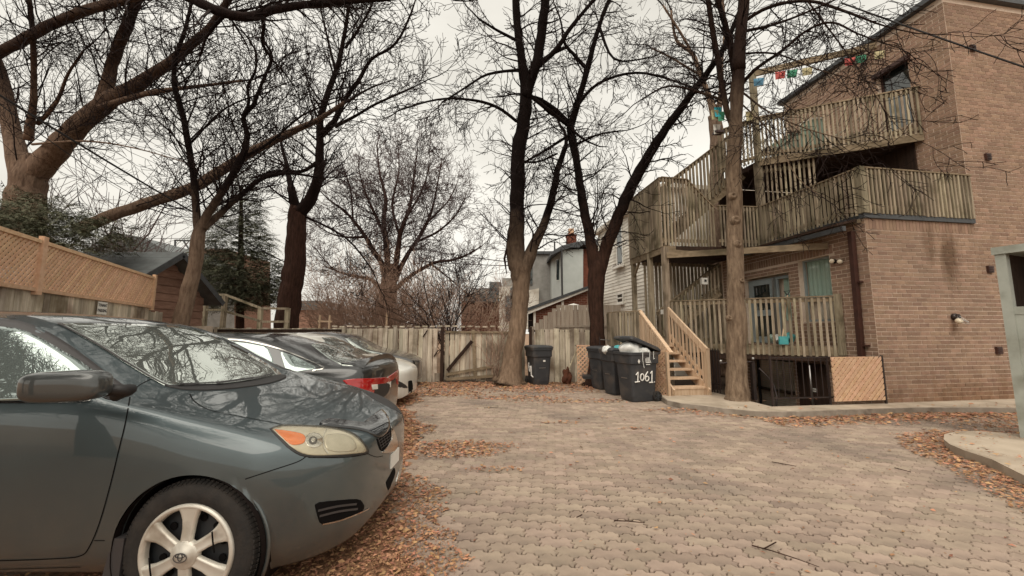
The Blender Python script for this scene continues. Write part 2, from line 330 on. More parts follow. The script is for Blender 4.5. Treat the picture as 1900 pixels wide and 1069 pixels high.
# ------------------------------------------------------------------ fallen leaves and twigs
def leaf_density(X, Y):
    d = 0
    xl = .05-.27*Y                        # strip beside the parked cars
    if Y < 11.9:
        edge = .22+.16*math.sin(Y*2.1+1)+.1*math.sin(Y*5.3)+.05*math.sin(Y*17)
        if X < xl+edge and X > -2.2-.1*Y: d = max(d, 1.0 if X < xl+edge-.12 else .55)
        elif X <= xl and X > -9: d = max(d, .3)
    for (cx, cy, rx, ry, w) in ((-.75, 5.15, .75, .42, .9), (-.2, 4.4, .34, .1, .45), (.1, 9.1, 1.3, .35, .35), (1.3, 8.6, 1.6, .3, .22), (.8, 6.6, .4, .12, .3), (1.9, 6.2, .3, .1, .25), (-.05, 5.3, .3, .12, .3),
                                (3.2, 7.6, .9, .25, .3), (4.4, 7.2, 1.2, .3, .35), (5.9, 6.7, 1.0, .28, .3), (6.6, 5.85, 1.2, .22, .6), (-2.1, 9.7, 1.6, .5, .55)):
        q = ((X-cx)/rx)**2+((Y-cy)/ry)**2
        if q < 1: d = max(d, w*(1-q)**.6*1.3)
    if Y > 9.6 and X < 2.2: d = max(d, min(1, (Y-9.6)*.7)*(.75+.25*math.sin(X*3)))
    if Y > 11.0 and -3 < X < 3: d = max(d, .8)
    v = V((X, Y, 0))-CB; a_, b_ = v.dot(E1), v.dot(E2)
    if a_ > -3.2 and -1.15 < b_ < -.4: d = max(d, 1.2*(1-abs(b_+.72)/.5))       # along the kerb
    if a_ > -.9 and -2.1 < b_ < -.6: d = max(d, .75*min(1, (a_+.9)*.45)*(.75+.25*math.sin(a_*4+b_*3)))
    for i in range(len(e0)-1):
        p, q = e0[i], e0[i+1]
        t = max(0, min(1, ((X-p.x)*(q.x-p.x)+(Y-p.y)*(q.y-p.y))/((q.x-p.x)**2+(q.y-p.y)**2)))
        dd = math.hypot(X-p.x-t*(q.x-p.x), Y-p.y-t*(q.y-p.y))
        if dd < .46: d = max(d, 1.2*(1-dd/.46)**.5)
    return d + .004
padpoly = [(p.x, p.y) for p in e0]
def inside(x, y, poly):
    c = False; j = len(poly)-1
    for i in range(len(poly)):
        xi, yi = poly[i]; xj, yj = poly[j]
        if (yi > y) != (yj > y) and x < (xj-xi)*(y-yi)/(yj-yi)+xi: c = not c
        j = i
    return c
lf = MB(); n_l = 0; tries = 0
while n_l < 125000 and tries < 1500000:
    tries += 1
    Y = .8+11.1*rnd.random()**1.5; X = rnd.uniform(max(-9, -1.35*Y-.5), min(12, 1.4*Y+1))
    if rnd.random() > leaf_density(X, Y): continue
    inp = inside(X, Y, padpoly); inw = inside(X, Y, outl)
    if (inp or inw) and rnd.random() > .06: continue
    n_l += 1
    z = .102 if (inp or inw) else .0
    s = (.005+.019*rnd.random()**2)*(1+min(1.2, max(0, (Y-2.5)*.19))); a = rnd.uniform(0, 6.283); tl = rnd.gauss(0, .35); cu = rnd.uniform(-.15, .5)*s
    ca, sa = math.cos(a), math.sin(a)
    z += .003+rnd.random()*.010+abs(tl)*s*.5; w = s*rnd.uniform(.2, .65)
    pts = []
    for lx, ly, lz in ((-s, 0, cu), (0, -w, .004-tl*w), (s, 0, cu*.7), (0, w, .004+tl*w)):
        pts.append(V((X+lx*ca-ly*sa, Y+lx*sa+ly*ca, z+lz)))
    lf.add(pts, [(0, 1, 2), (0, 2, 3)])
tag(lf.build('fallen_leaves', m_leaf), 'brown dry leaves strewn over the paving, thickest by the cars and kerbs', 'leaves', kind='stuff')
stick_px = [[(1140, 966), (1165, 967), (1195, 970)], [(1395, 1012), (1432, 1022), (1470, 1034), (1520, 1052)], [(1418, 1018), (1440, 1006)], [(1432, 857), (1460, 862), (1476, 865)], [(1325, 857), (1385, 860)],
            [(1250, 932), (1262, 940), (1285, 952)], [(1660, 868), (1690, 876)], [(1275, 825), (1310, 822)], [(1080, 955), (1070, 960)], [(1900-15, 1000), (1860, 990)], [(898, 757), (925, 755)]]
stick_lb = ['dark short stick lying just left of the long twig in the foreground', 'long curved twig lying in the right foreground', 'short side twig crossing the long foreground twig', 'slim dark stick in the middle of the paving', 'level stick left of the middle of the paving', 'crooked stick on the paving above the short dark one', 'small stick near the curved concrete pad', 'pale thin stick in front of the propped bin', 'tiny stick left of the short dark one', 'stick at the right edge of the paving', 'dark stick on the paving near the leaves at the back']
for i, s in enumerate(stick_px):
    if i in (4, 5, 7, 9): continue
    k = MB(); k.tube([G(u, v, .012+.004*j) for j, (u, v) in enumerate(s)], [.0045, .004, .003, .002][:len(s)], 5)
    tag(k.build('fallen_stick', m_bark_b), stick_lb[i], 'stick', 'sticks on the paving')
# ------------------------------------------------------------------ brick walls
BL, BH, JT = .235, .0864, .015
all_bricks = []        # (distance, verts)
def brick_wall(fr, u0, u1, z0, z1, holes, soldiers=(), phase=0., skip=None):
    """fr(u,z,d) -> world point, d outward. Collects one box per brick."""
    def put(x0, x1, y0, y1):
        g = JT/2; d = .007+rnd.uniform(-.0015, .0015)
        vs = [fr(x0+g, y0+g, 0), fr(x1-g, y0+g, 0), fr(x1-g, y1-g, 0), fr(x0+g, y1-g, 0), fr(x0+g, y0+g, d), fr(x1-g, y0+g, d), fr(x1-g, y1-g, d), fr(x0+g, y1-g, d)]
        all_bricks.append(((vs[4]-EYE).length, vs))
    bl = list(holes)+[s[:4] for s in soldiers]
    n = int((z1-z0)/BH)
    for r in range(n):
        y0 = z0+r*BH; y1 = y0+BH
        x = u0-BL*(.5 if r % 2 else 0)-phase*BL
        while x < u1:
            segs = [(max(x, u0), min(x+BL, u1))]
            for (hx0, hx1, hy0, hy1) in bl:
                if y1 > hy0+.02 and y0 < hy1-.02:
                    ns = []
                    for s0, s1 in segs:
                        if hx1 <= s0 or hx0 >= s1: ns.append((s0, s1)); continue
                        if s0 < hx0: ns.append((s0, hx0))
                        if s1 > hx1: ns.append((hx1, s1))
                    segs = ns
            for s0, s1 in segs:
                if s1-s0 > .04: put(s0, s1, y0, y1)
            x += BL
    for (sx0, sx1, sy0, sy1) in [s[:4] for s in soldiers]:
        k = max(1, round((sx1-sx0)/.083)); w = (sx1-sx0)/k
        for i in range(k): put(sx0+i*w, sx0+(i+1)*w, sy0, sy1)
BRF = [(3, 2, 6, 7), (0, 3, 7, 4), (4, 5, 6, 7)][:0] + [(4, 5, 6, 7), (0, 1, 5, 4), (1, 2, 6, 5), (2, 3, 7, 6), (3, 0, 4, 7)]
A1 = 2.77; ZT = 9.22; ZB = 3.80
bldg = thing('brick_building', B(3, 2), 'brown brick apartment block with wooden balconies filling the right side', 'building')
# masses (mortar coloured cores)
core = MB()
def abox(m, a0, a1, b0, b1, z0, z1): m.box(B((a0+a1)/2, (b0+b1)/2, (z0+z1)/2), E1*((a1-a0)/2), E2*((b1-b0)/2), EZ*((z1-z0)/2))
# openings on the side wall (coordinates b, z)
WIN = (.83, 1.63, 1.72, 3.2); DOOR = (1.93, 3.42, 1.17, 2.98); BWIN = (2.0, 3.3, -.55, .78)
abox(core, .25, A1+.1, .02, 4.4, -1.2, ZB-.02)            # behind the reveals
abox(core, 0, .25, .0, WIN[0], -1.2, ZB); abox(core, 0, .25, WIN[1], DOOR[0], .85, ZB); abox(core, 0, .25, DOOR[1], 4.4, -1.2, ZB)
abox(core, 0, .25, WIN[0], WIN[1], WIN[3], ZB); abox(core, 0, .25, WIN[0], WIN[1], -1.2, WIN[2]); abox(core, 0, .25, DOOR[0], DOOR[1], DOOR[3], ZB)
abox(core, 0, .25, DOOR[0], DOOR[1], .85, DOOR[2]); abox(core, 0, .25, WIN[1], BWIN[0], -1.2, .85); abox(core, 0, .25, BWIN[0], DOOR[1], -1.2, BWIN[2])
abox(core, A1, 7.5, -.0, .04, -.4, ZT); abox(core, .25, A1, -.0, .02, -.4, ZB)
core2 = MB()
T3W = (.80, 1.5, 6.6, 8.3)      # upper window on the tall left face (b, z)
abox(core, A1, 7.5, .04, T3W[0], ZB, ZT); abox(core, A1+.2, 7.5, T3W[0], T3W[1], ZB, ZT); abox(core, A1, 7.5, T3W[1], 4.4, ZB, ZT)
abox(core, A1, A1+.2, T3W[0], T3W[1], ZB, T3W[2]); abox(core, A1, A1+.2, T3W[0], T3W[1], T3W[3], ZT)
wall = core.build('wall', m_mortar, bldg)
# bricks: front, side, tall left face
ffront = lambda u, z, d: B(u, -d, z)
fside = lambda u, z, d: B(-d, u, z)
ftall = lambda u, z, d: B(A1-d, u, z)
brick_wall(ffront, 0, 7.2, .1, .1+40.01*BH, [])
brick_wall(ffront, A1, 7.2, .1+40*BH, ZT-.1, [])
for i in range(int(A1/.083)):
    x = i*A1/int(A1/.083); w = A1/int(A1/.083)
    vs = [ffront(x+.005, ZB-.235, 0), ffront(x+w-.005, ZB-.235, 0), ffront(x+w-.005, ZB-.005, 0), ffront(x+.005, ZB-.005, 0)]
    all_bricks.append(((vs[0]-EYE).length, vs+[q-E2*.007 for q in vs]))
brick_wall(fside, -.006, 4.3, -.9, ZB-.02, [WIN, DOOR, BWIN], soldiers=[(1.63-.88, 3.5, 3.2+.003, 3.42)] if False else [(WIN[0]-.1, DOOR[1]+.1, 3.21, 3.42)], phase=.5)
brick_wall(ftall, -.006, 4.3, ZB, ZT-.1, [T3W], phase=.5)
all_bricks.sort(key=lambda q: q[0])
for d, vs in all_bricks[:300]: mesh_obj('brick', vs, BRF, m_brick, wall)
mb = MB()
for d, vs in all_bricks[300:]: mb.add(vs, BRF)
mb.build('brickwork', m_brick, wall, kind='stuff')
# roof edge
rf = MB(); abox(rf, A1-.16, 7.6, -.12, 4.5, ZT, ZT+.12); roof = rf.build('roof', m_slate, bldg)
rf = MB(); abox(rf, -.06, A1-.002, -.05, .0-.009, ZB+.0, ZB+.1); abox(rf, -.06, -.009, -.009, 2.65, ZB, ZB+.1); rf.build('flashing', m_slate, bldg)
rf = MB(); abox(rf, -.0, A1-.01, .0, 4.3, ZB+.003, ZB+.06); rf.build('terrace_floor', m_deck_h, bldg)
# door with glazed panel and sidelight
def framed(par, name, fr, x0, x1, z0, z1, dep, fw, m, pane_m, zpane=None, depth=.05):
    w = MB(); zz0, zz1 = z0, z1
    for (xa, xb, za, zb) in ((x0, x0+fw, zz0, zz1), (x1-fw, x1, zz0, zz1), (x0+fw, x1-fw, zz0, zz0+fw), (x0+fw, x1-fw, zz1-fw, zz1)):
        w.hexa([fr(xa, za, dep), fr(xb, za, dep), fr(xb, za, dep-depth), fr(xa, za, dep-depth), fr(xa, zb, dep), fr(xb, zb, dep), fr(xb, zb, dep-depth), fr(xa, zb, dep-depth)])
    o = w.build(name, m, par)
    p = MB(); p.quad(fr(x0+fw, z0+fw, dep-depth*.5), fr(x1-fw, z0+fw, dep-depth*.5), fr(x1-fw, z1-fw, dep-depth*.5), fr(x0+fw, z1-fw, dep-depth*.5))
    p.build('pane', pane_m, o); return o
m_pane = mat('clear_pane', (.02, .03, .03), rough=.04, spec=.7)
for nd in [m_pane.node_tree]:
    b_ = [x for x in nd.nodes if x.type == 'BSDF_PRINCIPLED'][0]; o_ = [x for x in nd.nodes if x.type == 'OUTPUT_MATERIAL'][0]
    tr = nd.nodes.new('ShaderNodeBsdfTransparent'); gl = nd.nodes.new('ShaderNodeBsdfGlossy'); gl.inputs['Roughness'].default_value = .03
    ms = nd.nodes.new('ShaderNodeMixShader'); fn = nd.nodes.new('ShaderNodeFresnel'); fn.inputs[0].default_value = 1.5
    lw = nd.nodes.new('ShaderNodeLayerWeight'); pw = nd.nodes.new('ShaderNodeMath'); pw.operation = 'POWER'; pw.inputs[1].default_value = 3; nd.links.new(lw.outputs['Facing'], pw.inputs[0])
    ma = nd.nodes.new('ShaderNodeMath'); ma.operation = 'MULTIPLY_ADD'; ma.inputs[1].default_value = .7; ma.inputs[2].default_value = .07; nd.links.new(pw.outputs[0], ma.inputs[0]); nd.links.new(ma.outputs[0], ms.inputs[0]); nd.links.new(tr.outputs[0], ms.inputs[1]); nd.links.new(gl.outputs[0], ms.inputs[2]); nd.links.new(ms.outputs[0], o_.inputs[0])
def backing(par, fr, x0, x1, z0, z1, dep, m, name):
    k = MB(); n = 14
    for i in range(n):
        xa, xb = x0+(x1-x0)*i/n, x0+(x1-x0)*(i+1)/n; da, db = (dep+(.012 if i % 2 else 0)), (dep+(0 if i % 2 else .012))
        k.quad(fr(xa, z0, da), fr(xb, z0, db), fr(xb, z1, db), fr(xa, z1, da))
    return k.build(name, m, par)
w1 = framed(bldg, 'window', fside, WIN[0], WIN[1], WIN[2]+.55, WIN[3], -.12, .04, m_greyframe, m_pane)
backing(w1, fside, WIN[0]+.02, WIN[1]-.02, WIN[2]+.5, WIN[3], -.22, m_curtain, 'curtain')
w2 = framed(bldg, 'window', fside, WIN[0], WIN[1], WIN[2], WIN[2]+.54, -.12, .05, m_greyframe, m_pane)
backing(w2, fside, WIN[0]+.02, WIN[1]-.25, WIN[2], WIN[2]+.5, -.2, m_blind, 'blind')
lg = MB()
dr = framed(bldg, 'door', fside, 2.5, 3.40, DOOR[2]+.03, DOOR[3]-.05, -.1, .16, m_greyframe, m_glass)
one('middle_rail', m_greyframe, dr, 'bar', fside(2.6, 2.0, -.12), fside(3.3, 2.0, -.12), .05, .16)
one('handle', m_steel, dr, 'tube', [fside(2.56, 2.05, -.02), fside(2.56, 2.05, -.1)], .025, 8)
sl = framed(bldg, 'side_light', fside, 1.95, 2.47, DOOR[2]+.03, DOOR[3]-.05, -.1, .07, m_greyframe, m_pane)
backing(sl, fside, 1.98, 2.30, DOOR[2]+.6, DOOR[3]-.1, -.2, m_curtain, 'curtain')
one('mullion', m_steel, sl, 'bar', fside(2.47, 1.2, -.06), fside(2.47, 2.9, -.06), .06, .06, V((1, 0, 0)))
bw = framed(bldg, 'basement_window', fside, BWIN[0], BWIN[1], BWIN[2], BWIN[3], -.1, .05, m_black, m_pane)
for i in range(24): one('blind_slat', m_blind, bw, 'box', fside((BWIN[0]+BWIN[1])/2, BWIN[2]+.06+i*.052, -.19), E2*.6, E1*.018, (0, 0, .012))
tw = framed(bldg, 'window', ftall, T3W[0], T3W[1], T3W[2], T3W[3], -.09, .05, m_brownpipe, m_glass)
one('lintel', m_brownpipe, bldg, 'box', ftall((T3W[0]+T3W[1])/2, T3W[3]-.06, .05), E2*(.42), E1*.06, (0, 0, .06))
# second-storey loggia: dark sheets that put the recess's shade into the colour
k = MB(); k.box(ftall(2.6, (ZB+6.06)/2+.03, .03), E1*.02, E2*1.75, EZ*((6.06-ZB)/2-.04)); k.build('loggia_shade_sheet', m_fence_dark, bldg)
k = MB(); k.box(B(1.4, 4.33, (ZB+6.06)/2), E1*1.36, E2*.03, EZ*((6.06-ZB)/2-.02)); k.build('loggia_end_shade', m_fence_dark, bldg)
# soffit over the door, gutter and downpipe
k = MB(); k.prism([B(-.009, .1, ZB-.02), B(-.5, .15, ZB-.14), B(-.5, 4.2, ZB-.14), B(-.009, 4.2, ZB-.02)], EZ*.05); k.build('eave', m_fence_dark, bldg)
k = MB(); k.bar(B(-.45, .05, 3.58), B(-.42, 3.2, 3.62), .08, .1); k.build('gutter', m_slate, bldg)
k = MB(); k.bar(PL(1579, 430, B(-.08, .0), E1), PL(1603, 712, B(-.08, 0), E1), .085, .1, E1); dp = k.build('downpipe', m_brownpipe, bldg)
for zz in (1.2, 2.5): one('pipe_bracket', m_brownpipe, dp, 'box', B(-.04, .2+.0*zz, zz), E1*.05, E2*.06, (0, 0, .015))
# floodlights, wall lamp, vents
def on_front(u, v, d=.01): return PL(u, v, B(0, -d), E2)
def on_side(u, v, d=.01): return PL(u, v, B(-d, 0), E1)
fl_ = one('flood_lamp', m_metal_k, bldg, 'lathe', [(.0, .0), (.05, 0), (.05, .03), (0, .04)], on_side(1549, 485), -E1, EZ, n=12)
for (u, v) in ((1543, 484), (1558, 485)):
    c = on_side(u, v, .06); ax = V((-.6, -.75, -.25))
    one('lamp_head', m_metal_k, fl_, 'lathe', [(.0, -.06), (.035, -.05), (.05, .03), (.055, .06)], c, ax, EZ, n=14, smooth=True)
    one('lens', m_lamp, fl_, 'lathe', [(.05, .05), (.035, .066), (0, .07)], c, ax, EZ, n=14, smooth=True)
c = on_front(1768, 588, .0)
wlmp = one('wall_lamp', m_metal_k, bldg, 'lathe', [(0, .01), (.07, .01), (.07, .05), (.055, .07), (.055, .1), (0, .1)], c, -E2, EZ, n=16)
one('globe', m_lamp, wlmp, 'lathe', [(.052, .09), (.06, .12), (.05, .16), (.025, .185), (0, .19)], c-EZ*.02, V((0, -.75, -.5)), EZ, n=16, smooth=True)
for i in range(5): one('guard_wire', m_steel, wlmp, 'tube', [c-E2*.06+E1*(.07*math.cos(t))+EZ*(.07*math.sin(t)-.02) if j == 0 else c-E2*(.06+.09*j)+E1*(.07*math.cos(t)*(1-.3*j))+EZ*(.07*math.sin(t)*(1-.3*j)-.02-.06*j) for j in (0, 1, 2) for t in [i*1.257]], .004, 5)
for (u, v) in ((1834, 500), (1850, 650), (1830, 292), (1802, 91)):
    c = on_front(u, v, .0)
    o = one('vent', m_brownpipe, bldg, 'box', c-E2*.02, E1*.068, E2*.03, (0, 0, .075))
    for i in range(3): one('louvre', m_brownpipe, o, 'box', c-E2*.055+EZ*(-.04+.04*i), E1*.056, (E2*.012+EZ*.006), EZ*.004)
k = MB(); k.tube([on_front(1700, 425, .02), on_front(1702, 560, .02)], .001, 3)
# ------------------------------------------------------------------ wooden decks
def railing(par, p0, p1, z0, z1, pitch=.105, bw=.045, m=m_deck, z0b=None, z1b=None, off=None, cap=.11, rails=True, bt=.032, jit=.006, over=.03):
    p0, p1 = V(p0), V(p1); d = p1-p0; d.z = 0; L = d.length; d = d/L; n = off if off is not None else V((d.y, -d.x, 0))
    z0b = z0 if z0b is None else z0b; z1b = z1 if z1b is None else z1b
    zb = lambda t: z0+(z0b-z0)*t
    zt = lambda t: z1+(z1b-z1)*t
    k = max(2, round(L/pitch))
    for i in range(k):
        t = (i+.5)/k; q = p0+d*(L*t); tw = rnd.uniform(-jit, jit); w = bw*rnd.uniform(.9, 1.08)
        lo = V((q.x, q.y, zb(t)+rnd.uniform(-.012, .012)-over)); hi = V((q.x, q.y, zt(t)-.035))+d*tw
        b = MB(); b.bar(lo+n*.03, hi+n*.03, w, bt, n); b.build('baluster', m, par)
    if rails:
        for zz, h in ((-.085, .085), (None, .085)):
            a = V((p0.x, p0.y, (zt(0)+zz) if zz else zb(0)+.12)); c = V((p1.x, p1.y, (zt(1)+zz) if zz else zb(1)+.12))
            one('rail', m_deck_h if m is m_deck else m, par, 'bar', a-n*.006, c-n*.006, .036, h)
    if cap:
        one('rail_cap', m_deck_h if m is m_deck else m, par, 'bar', V((p0.x, p0.y, zt(0)-.015)), V((p1.x, p1.y, zt(1)-.015)), cap, .03)
def post(par, p, z0, z1, w=.1, m=m_deck, name='post'):
    p = V(p); lean = V((rnd.uniform(-.012, .012), rnd.uniform(-.012, .012), 0))
    return one(name, m, par, 'bar', V((p.x, p.y, z0)), V((p.x, p.y, z1))+lean, w, w, E2)
# middle terrace on top of the brick bay
t2 = thing('terrace_railing', B(1.2, .1, ZB), 'weathered baluster railing round the terrace on top of the brick bay', 'railing')
railing(t2, B(.04, -.03), B(A1, -.03), ZB+.12, 4.88, .1)
railing(t2, B(-.03, 2.6), B(-.03, .04), ZB+.06, 4.9, .1, z0b=ZB+.1, z1b=4.88)
post(t2, B(-.01, -.01), ZB+.1, 4.9, .13); post(t2, B(-.0, 2.62), ZB, 6.15, .16)
railing(t2, B(-1.25, 2.72), B(-.1, 2.66), ZB+.0, 4.9, .1)
one('fascia', m_deck_h, t2, 'bar', B(-.045, .05, ZB+.0), B(-.045, 2.6, ZB-.02), .03, .16)
# screen of slats standing on the terrace behind the post
sc = thing('terrace_screen', B(.4, 2.5, ZB), 'slatted wooden screen under the upper balcony beside its corner post', 'screen')
railing(sc, B(.1, 2.55), B(1.1, 1.95), ZB+.1, 6.1, .11, cap=0, rails=False)
one('rail', m_deck_h, sc, 'bar', B(.1, 2.6, 5.9), B(1.1, 2.0, 5.9), .04, .09)
# upper balcony
Q0, Q1 = B(-.02, 2.58), B(A1-.02, .66)
d3 = (Q1-Q0).normalized(); n3 = V((d3.y, -d3.x, 0))
t3 = thing('upper_balcony', B(1.4, 1.7, 6.2), 'top balcony with pale balusters below the sloping eave, cluttered behind', 'balcony')
railing(t3, Q0, Q1, 6.22, 7.45, .09, z1b=7.4)
railing(t3, B(-.85, 3.1), Q0, 6.0, 7.25, .1, z0b=6.2, z1b=7.45)
post(t3, Q0, 6.15, 8.75, .13, name='tall_post')
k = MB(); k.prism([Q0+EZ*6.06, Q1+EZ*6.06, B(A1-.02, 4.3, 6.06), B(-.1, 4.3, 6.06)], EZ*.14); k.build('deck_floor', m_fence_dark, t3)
one('fascia', m_deck_h, t3, 'bar', Q0+n3*.02+EZ*6.13, Q1+n3*.02+EZ*6.13, .03, .2)
one('pergola_beam', m_deck_h, t3, 'bar', PL(1395, 138, Q0, E2), PL(1625, 85, B(A1-.1, 1.5), E1), .06, .16)
# landing tower with tall screens
LA, LB = -2.75, 2.95
tw_ = thing('stair_tower', B(LA, LB), 'tall grey slatted stair landing raised on posts beside the white house', 'stair tower')
railing(tw_, B(LA, 4.9), B(LA, LB), 3.80, 5.66, .098, .082, z0b=3.78, z1b=5.7, jit=.004)
railing(tw_, B(LA, LB), B(-1.98, LB), 3.82, 5.7, .1, .047, z1b=5.68)
railing(tw_, B(-1.98, LB), B(-1.2, LB), 3.82, 5.68, .1, .047, z1b=4.9)
railing(tw_, B(LA+.1, 4.95), B(-1.4, 4.95), 3.82, 5.6, .11)
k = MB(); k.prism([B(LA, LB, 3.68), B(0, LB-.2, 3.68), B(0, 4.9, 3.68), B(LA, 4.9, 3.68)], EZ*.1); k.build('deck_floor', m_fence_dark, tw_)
one('fascia', m_deck_h, tw_, 'bar', B(LA-.01, 4.9, 3.68), B(LA-.01, LB, 3.68), .03, .2)
one('fascia', m_deck_h, tw_, 'bar', B(LA, LB-.01, 3.68), B(-.1, LB-.01, 3.68), .03, .2)
post(tw_, B(LA+.04, LB+.02), .1, 3.75, .14); post(tw_, B(LA+.03, 3.75), .1, 3.75, .12); post(tw_, B(LA+.03, 4.8), .1, 3.75, .12)
one('brace', m_deck_h, tw_, 'bar', B(LA+.03, 4.75, 3.2), B(LA+.03, 4.35, 3.66), .05, .07)
one('beam', m_deck_h, tw_, 'bar', B(LA+.02, LB-.1, 3.5), B(-.02, .82, 3.4), .05, .15)
# upper flight: from the landing up to the top balcony
fl_t = thing('upper_stair_flight', B(-1.6, 3.5, 3.8), 'slatted parapet of the stair climbing from the landing to the top balcony', 'stair')
railing(fl_t, B(-2.35, 3.7), B(-.1, 3.1), 4.15, 5.7, .1, .06, z0b=6.1, z1b=7.45)
one('stringer', m_deck_h, fl_t, 'bar', B(-2.35, 3.72, 4.0), B(-.1, 3.12, 6.0), .05, .26)
for i in range(11):
    t = (i+.5)/11; one('tread', m_deck_h, fl_t, 'box', B(-2.35+2.25*t, 3.72-.6*t+.5, 4.05+1.98*t), E1*.13, E2*.45, EZ*.02)
# lower deck and its diagonal balcony front
R0, R1 = B(-2.68, 2.88), B(-.02, .66)
ld = thing('lower_deck', B(-1.4, 1.9, 1.1), 'low grey balcony with baluster front before the door and window', 'balcony')
railing(ld, R0, R1, 1.04, 2.30, .107, z0b=1.0, z1b=2.27, bw=.05, over=.06)
post(ld, R1-E1*.06, .98, 2.3, .1)
one('rim_board', m_deck_h, ld, 'bar', R0+EZ*1.07, R1+EZ*1.03, .04, .16)
one('rim_board', m_fence_dark, ld, 'bar', R0+EZ*.92, R1+EZ*.9, .04, .12)
k = MB(); k.prism([R0+EZ*1.08, R1+EZ*1.08, B(-.01, 4.2, 1.08), B(LA, 4.2, 1.08)], EZ*.06); k.build('deck_floor', m_deck_h, ld)
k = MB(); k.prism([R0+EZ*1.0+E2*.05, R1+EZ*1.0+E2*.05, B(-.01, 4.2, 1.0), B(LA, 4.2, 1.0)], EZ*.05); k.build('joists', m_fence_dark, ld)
# slatted wall at the back of the lower deck, with a stair rail in front of it
bs = thing('deck_screen', B(-1.6, 4.2, 1.15), 'brown vertical slat screen at the back of the lower deck', 'screen')
railing(bs, B(LA+.05, 4.25), B(-.1, 4.25), 1.15, 3.6, .12, .07, m_deck, cap=0)
sr = thing('back_stair', B(-2, 3.9, 1.15), 'dim stair with sloping handrail under the landing', 'stair')
railing(sr, B(-2.6, 3.7), B(-.6, 3.7), 1.25, 2.05, .12, .045, m_deck, z0b=2.75, z1b=3.5)
one('stringer', m_deck_h, sr, 'bar', B(-2.6, 3.72, 1.15), B(-.6, 3.72, 2.65), .05, .22)
for i in range(8): one('tread', m_deck_h, sr, 'box', B(-2.5+.25*i, 3.98, 1.28+.187*i), E1*.13, E2*.25, EZ*.018)
for i, zz in enumerate((2.3, 2.9)):
    pass
for (u, v, lb) in ((1306, 522, 'white box fixed on the slats behind the lower deck'), (1233, 579, 'small white box on the stair post above the newer steps')):
    q = P(u, v, 10.9 if u > 1280 else 10.6)
    mb_ = MB(); mb_.box(q, (.085, 0, 0), (0, .05, 0), (0, 0, .09 if u > 1280 else .06)); o = mb_.build('meter_box', m_white)
    tag(o, lb, 'box'); one('cover', m_black if u > 1280 else m_white, o, 'box', q+V((.02, -.055, .01)), (.03, 0, 0), (0, .006, 0), (0, 0, .03))
# entry steps: ascending away from the yard
SA0, SA1, SB0, SB1 = -3.56, -2.72, 1.5, 2.95
es = thing('entry_steps', B(-3.1, 1.6, .1), 'new wooden entry steps with pale handrail beside the bins', 'steps')
NS = 6
for i in range(NS):
    t = i/NS; b0 = SB0+(SB1-SB0)*t; z = .1+1.05*(i+1)/NS
    one('tread', m_stair, es, 'box', B((SA0+SA1)/2, b0+.13, z-.02), E1*((SA1-SA0)/2-.02), E2*.15, EZ*.02)
    if i == 0: one('riser', m_stair, es, 'box', B((SA0+SA1)/2, b0+.01, z-.12), E1*((SA1-SA0)/2-.03), E2*.012, EZ*.08)
for a in (SA0+.0, SA1-.0):
    one('stringer', m_stair, es, 'bar', B(a, SB0-.05, .13), B(a, SB1, 1.13), .04, .24)
k = MB()
for r in range(9):
    for c in range(3):
        x0 = SA0+.12+c*.16+(.08 if r % 2 else 0); k.box(B(x0+.07, SB1-.3, .14+r*.085), E1*.072, E2*.03, EZ*.036)
k.build('brick_pier', m_brick, es)
post(es, B(SA1+.02, SB0-.02), .1, 1.12, .09, m_stair, 'newel_post')
railing(es, B(SA1+.02, SB0), B(SA1+.02, SB1), .32, 1.05, .15, .045, m_stair, z0b=1.3, z1b=2.06, off=-E1, cap=0)
one('handrail', m_stair, es, 'bar', B(SA1+.0, SB0-.06, 1.06), B(SA1, SB1, 2.08), .05, .14)
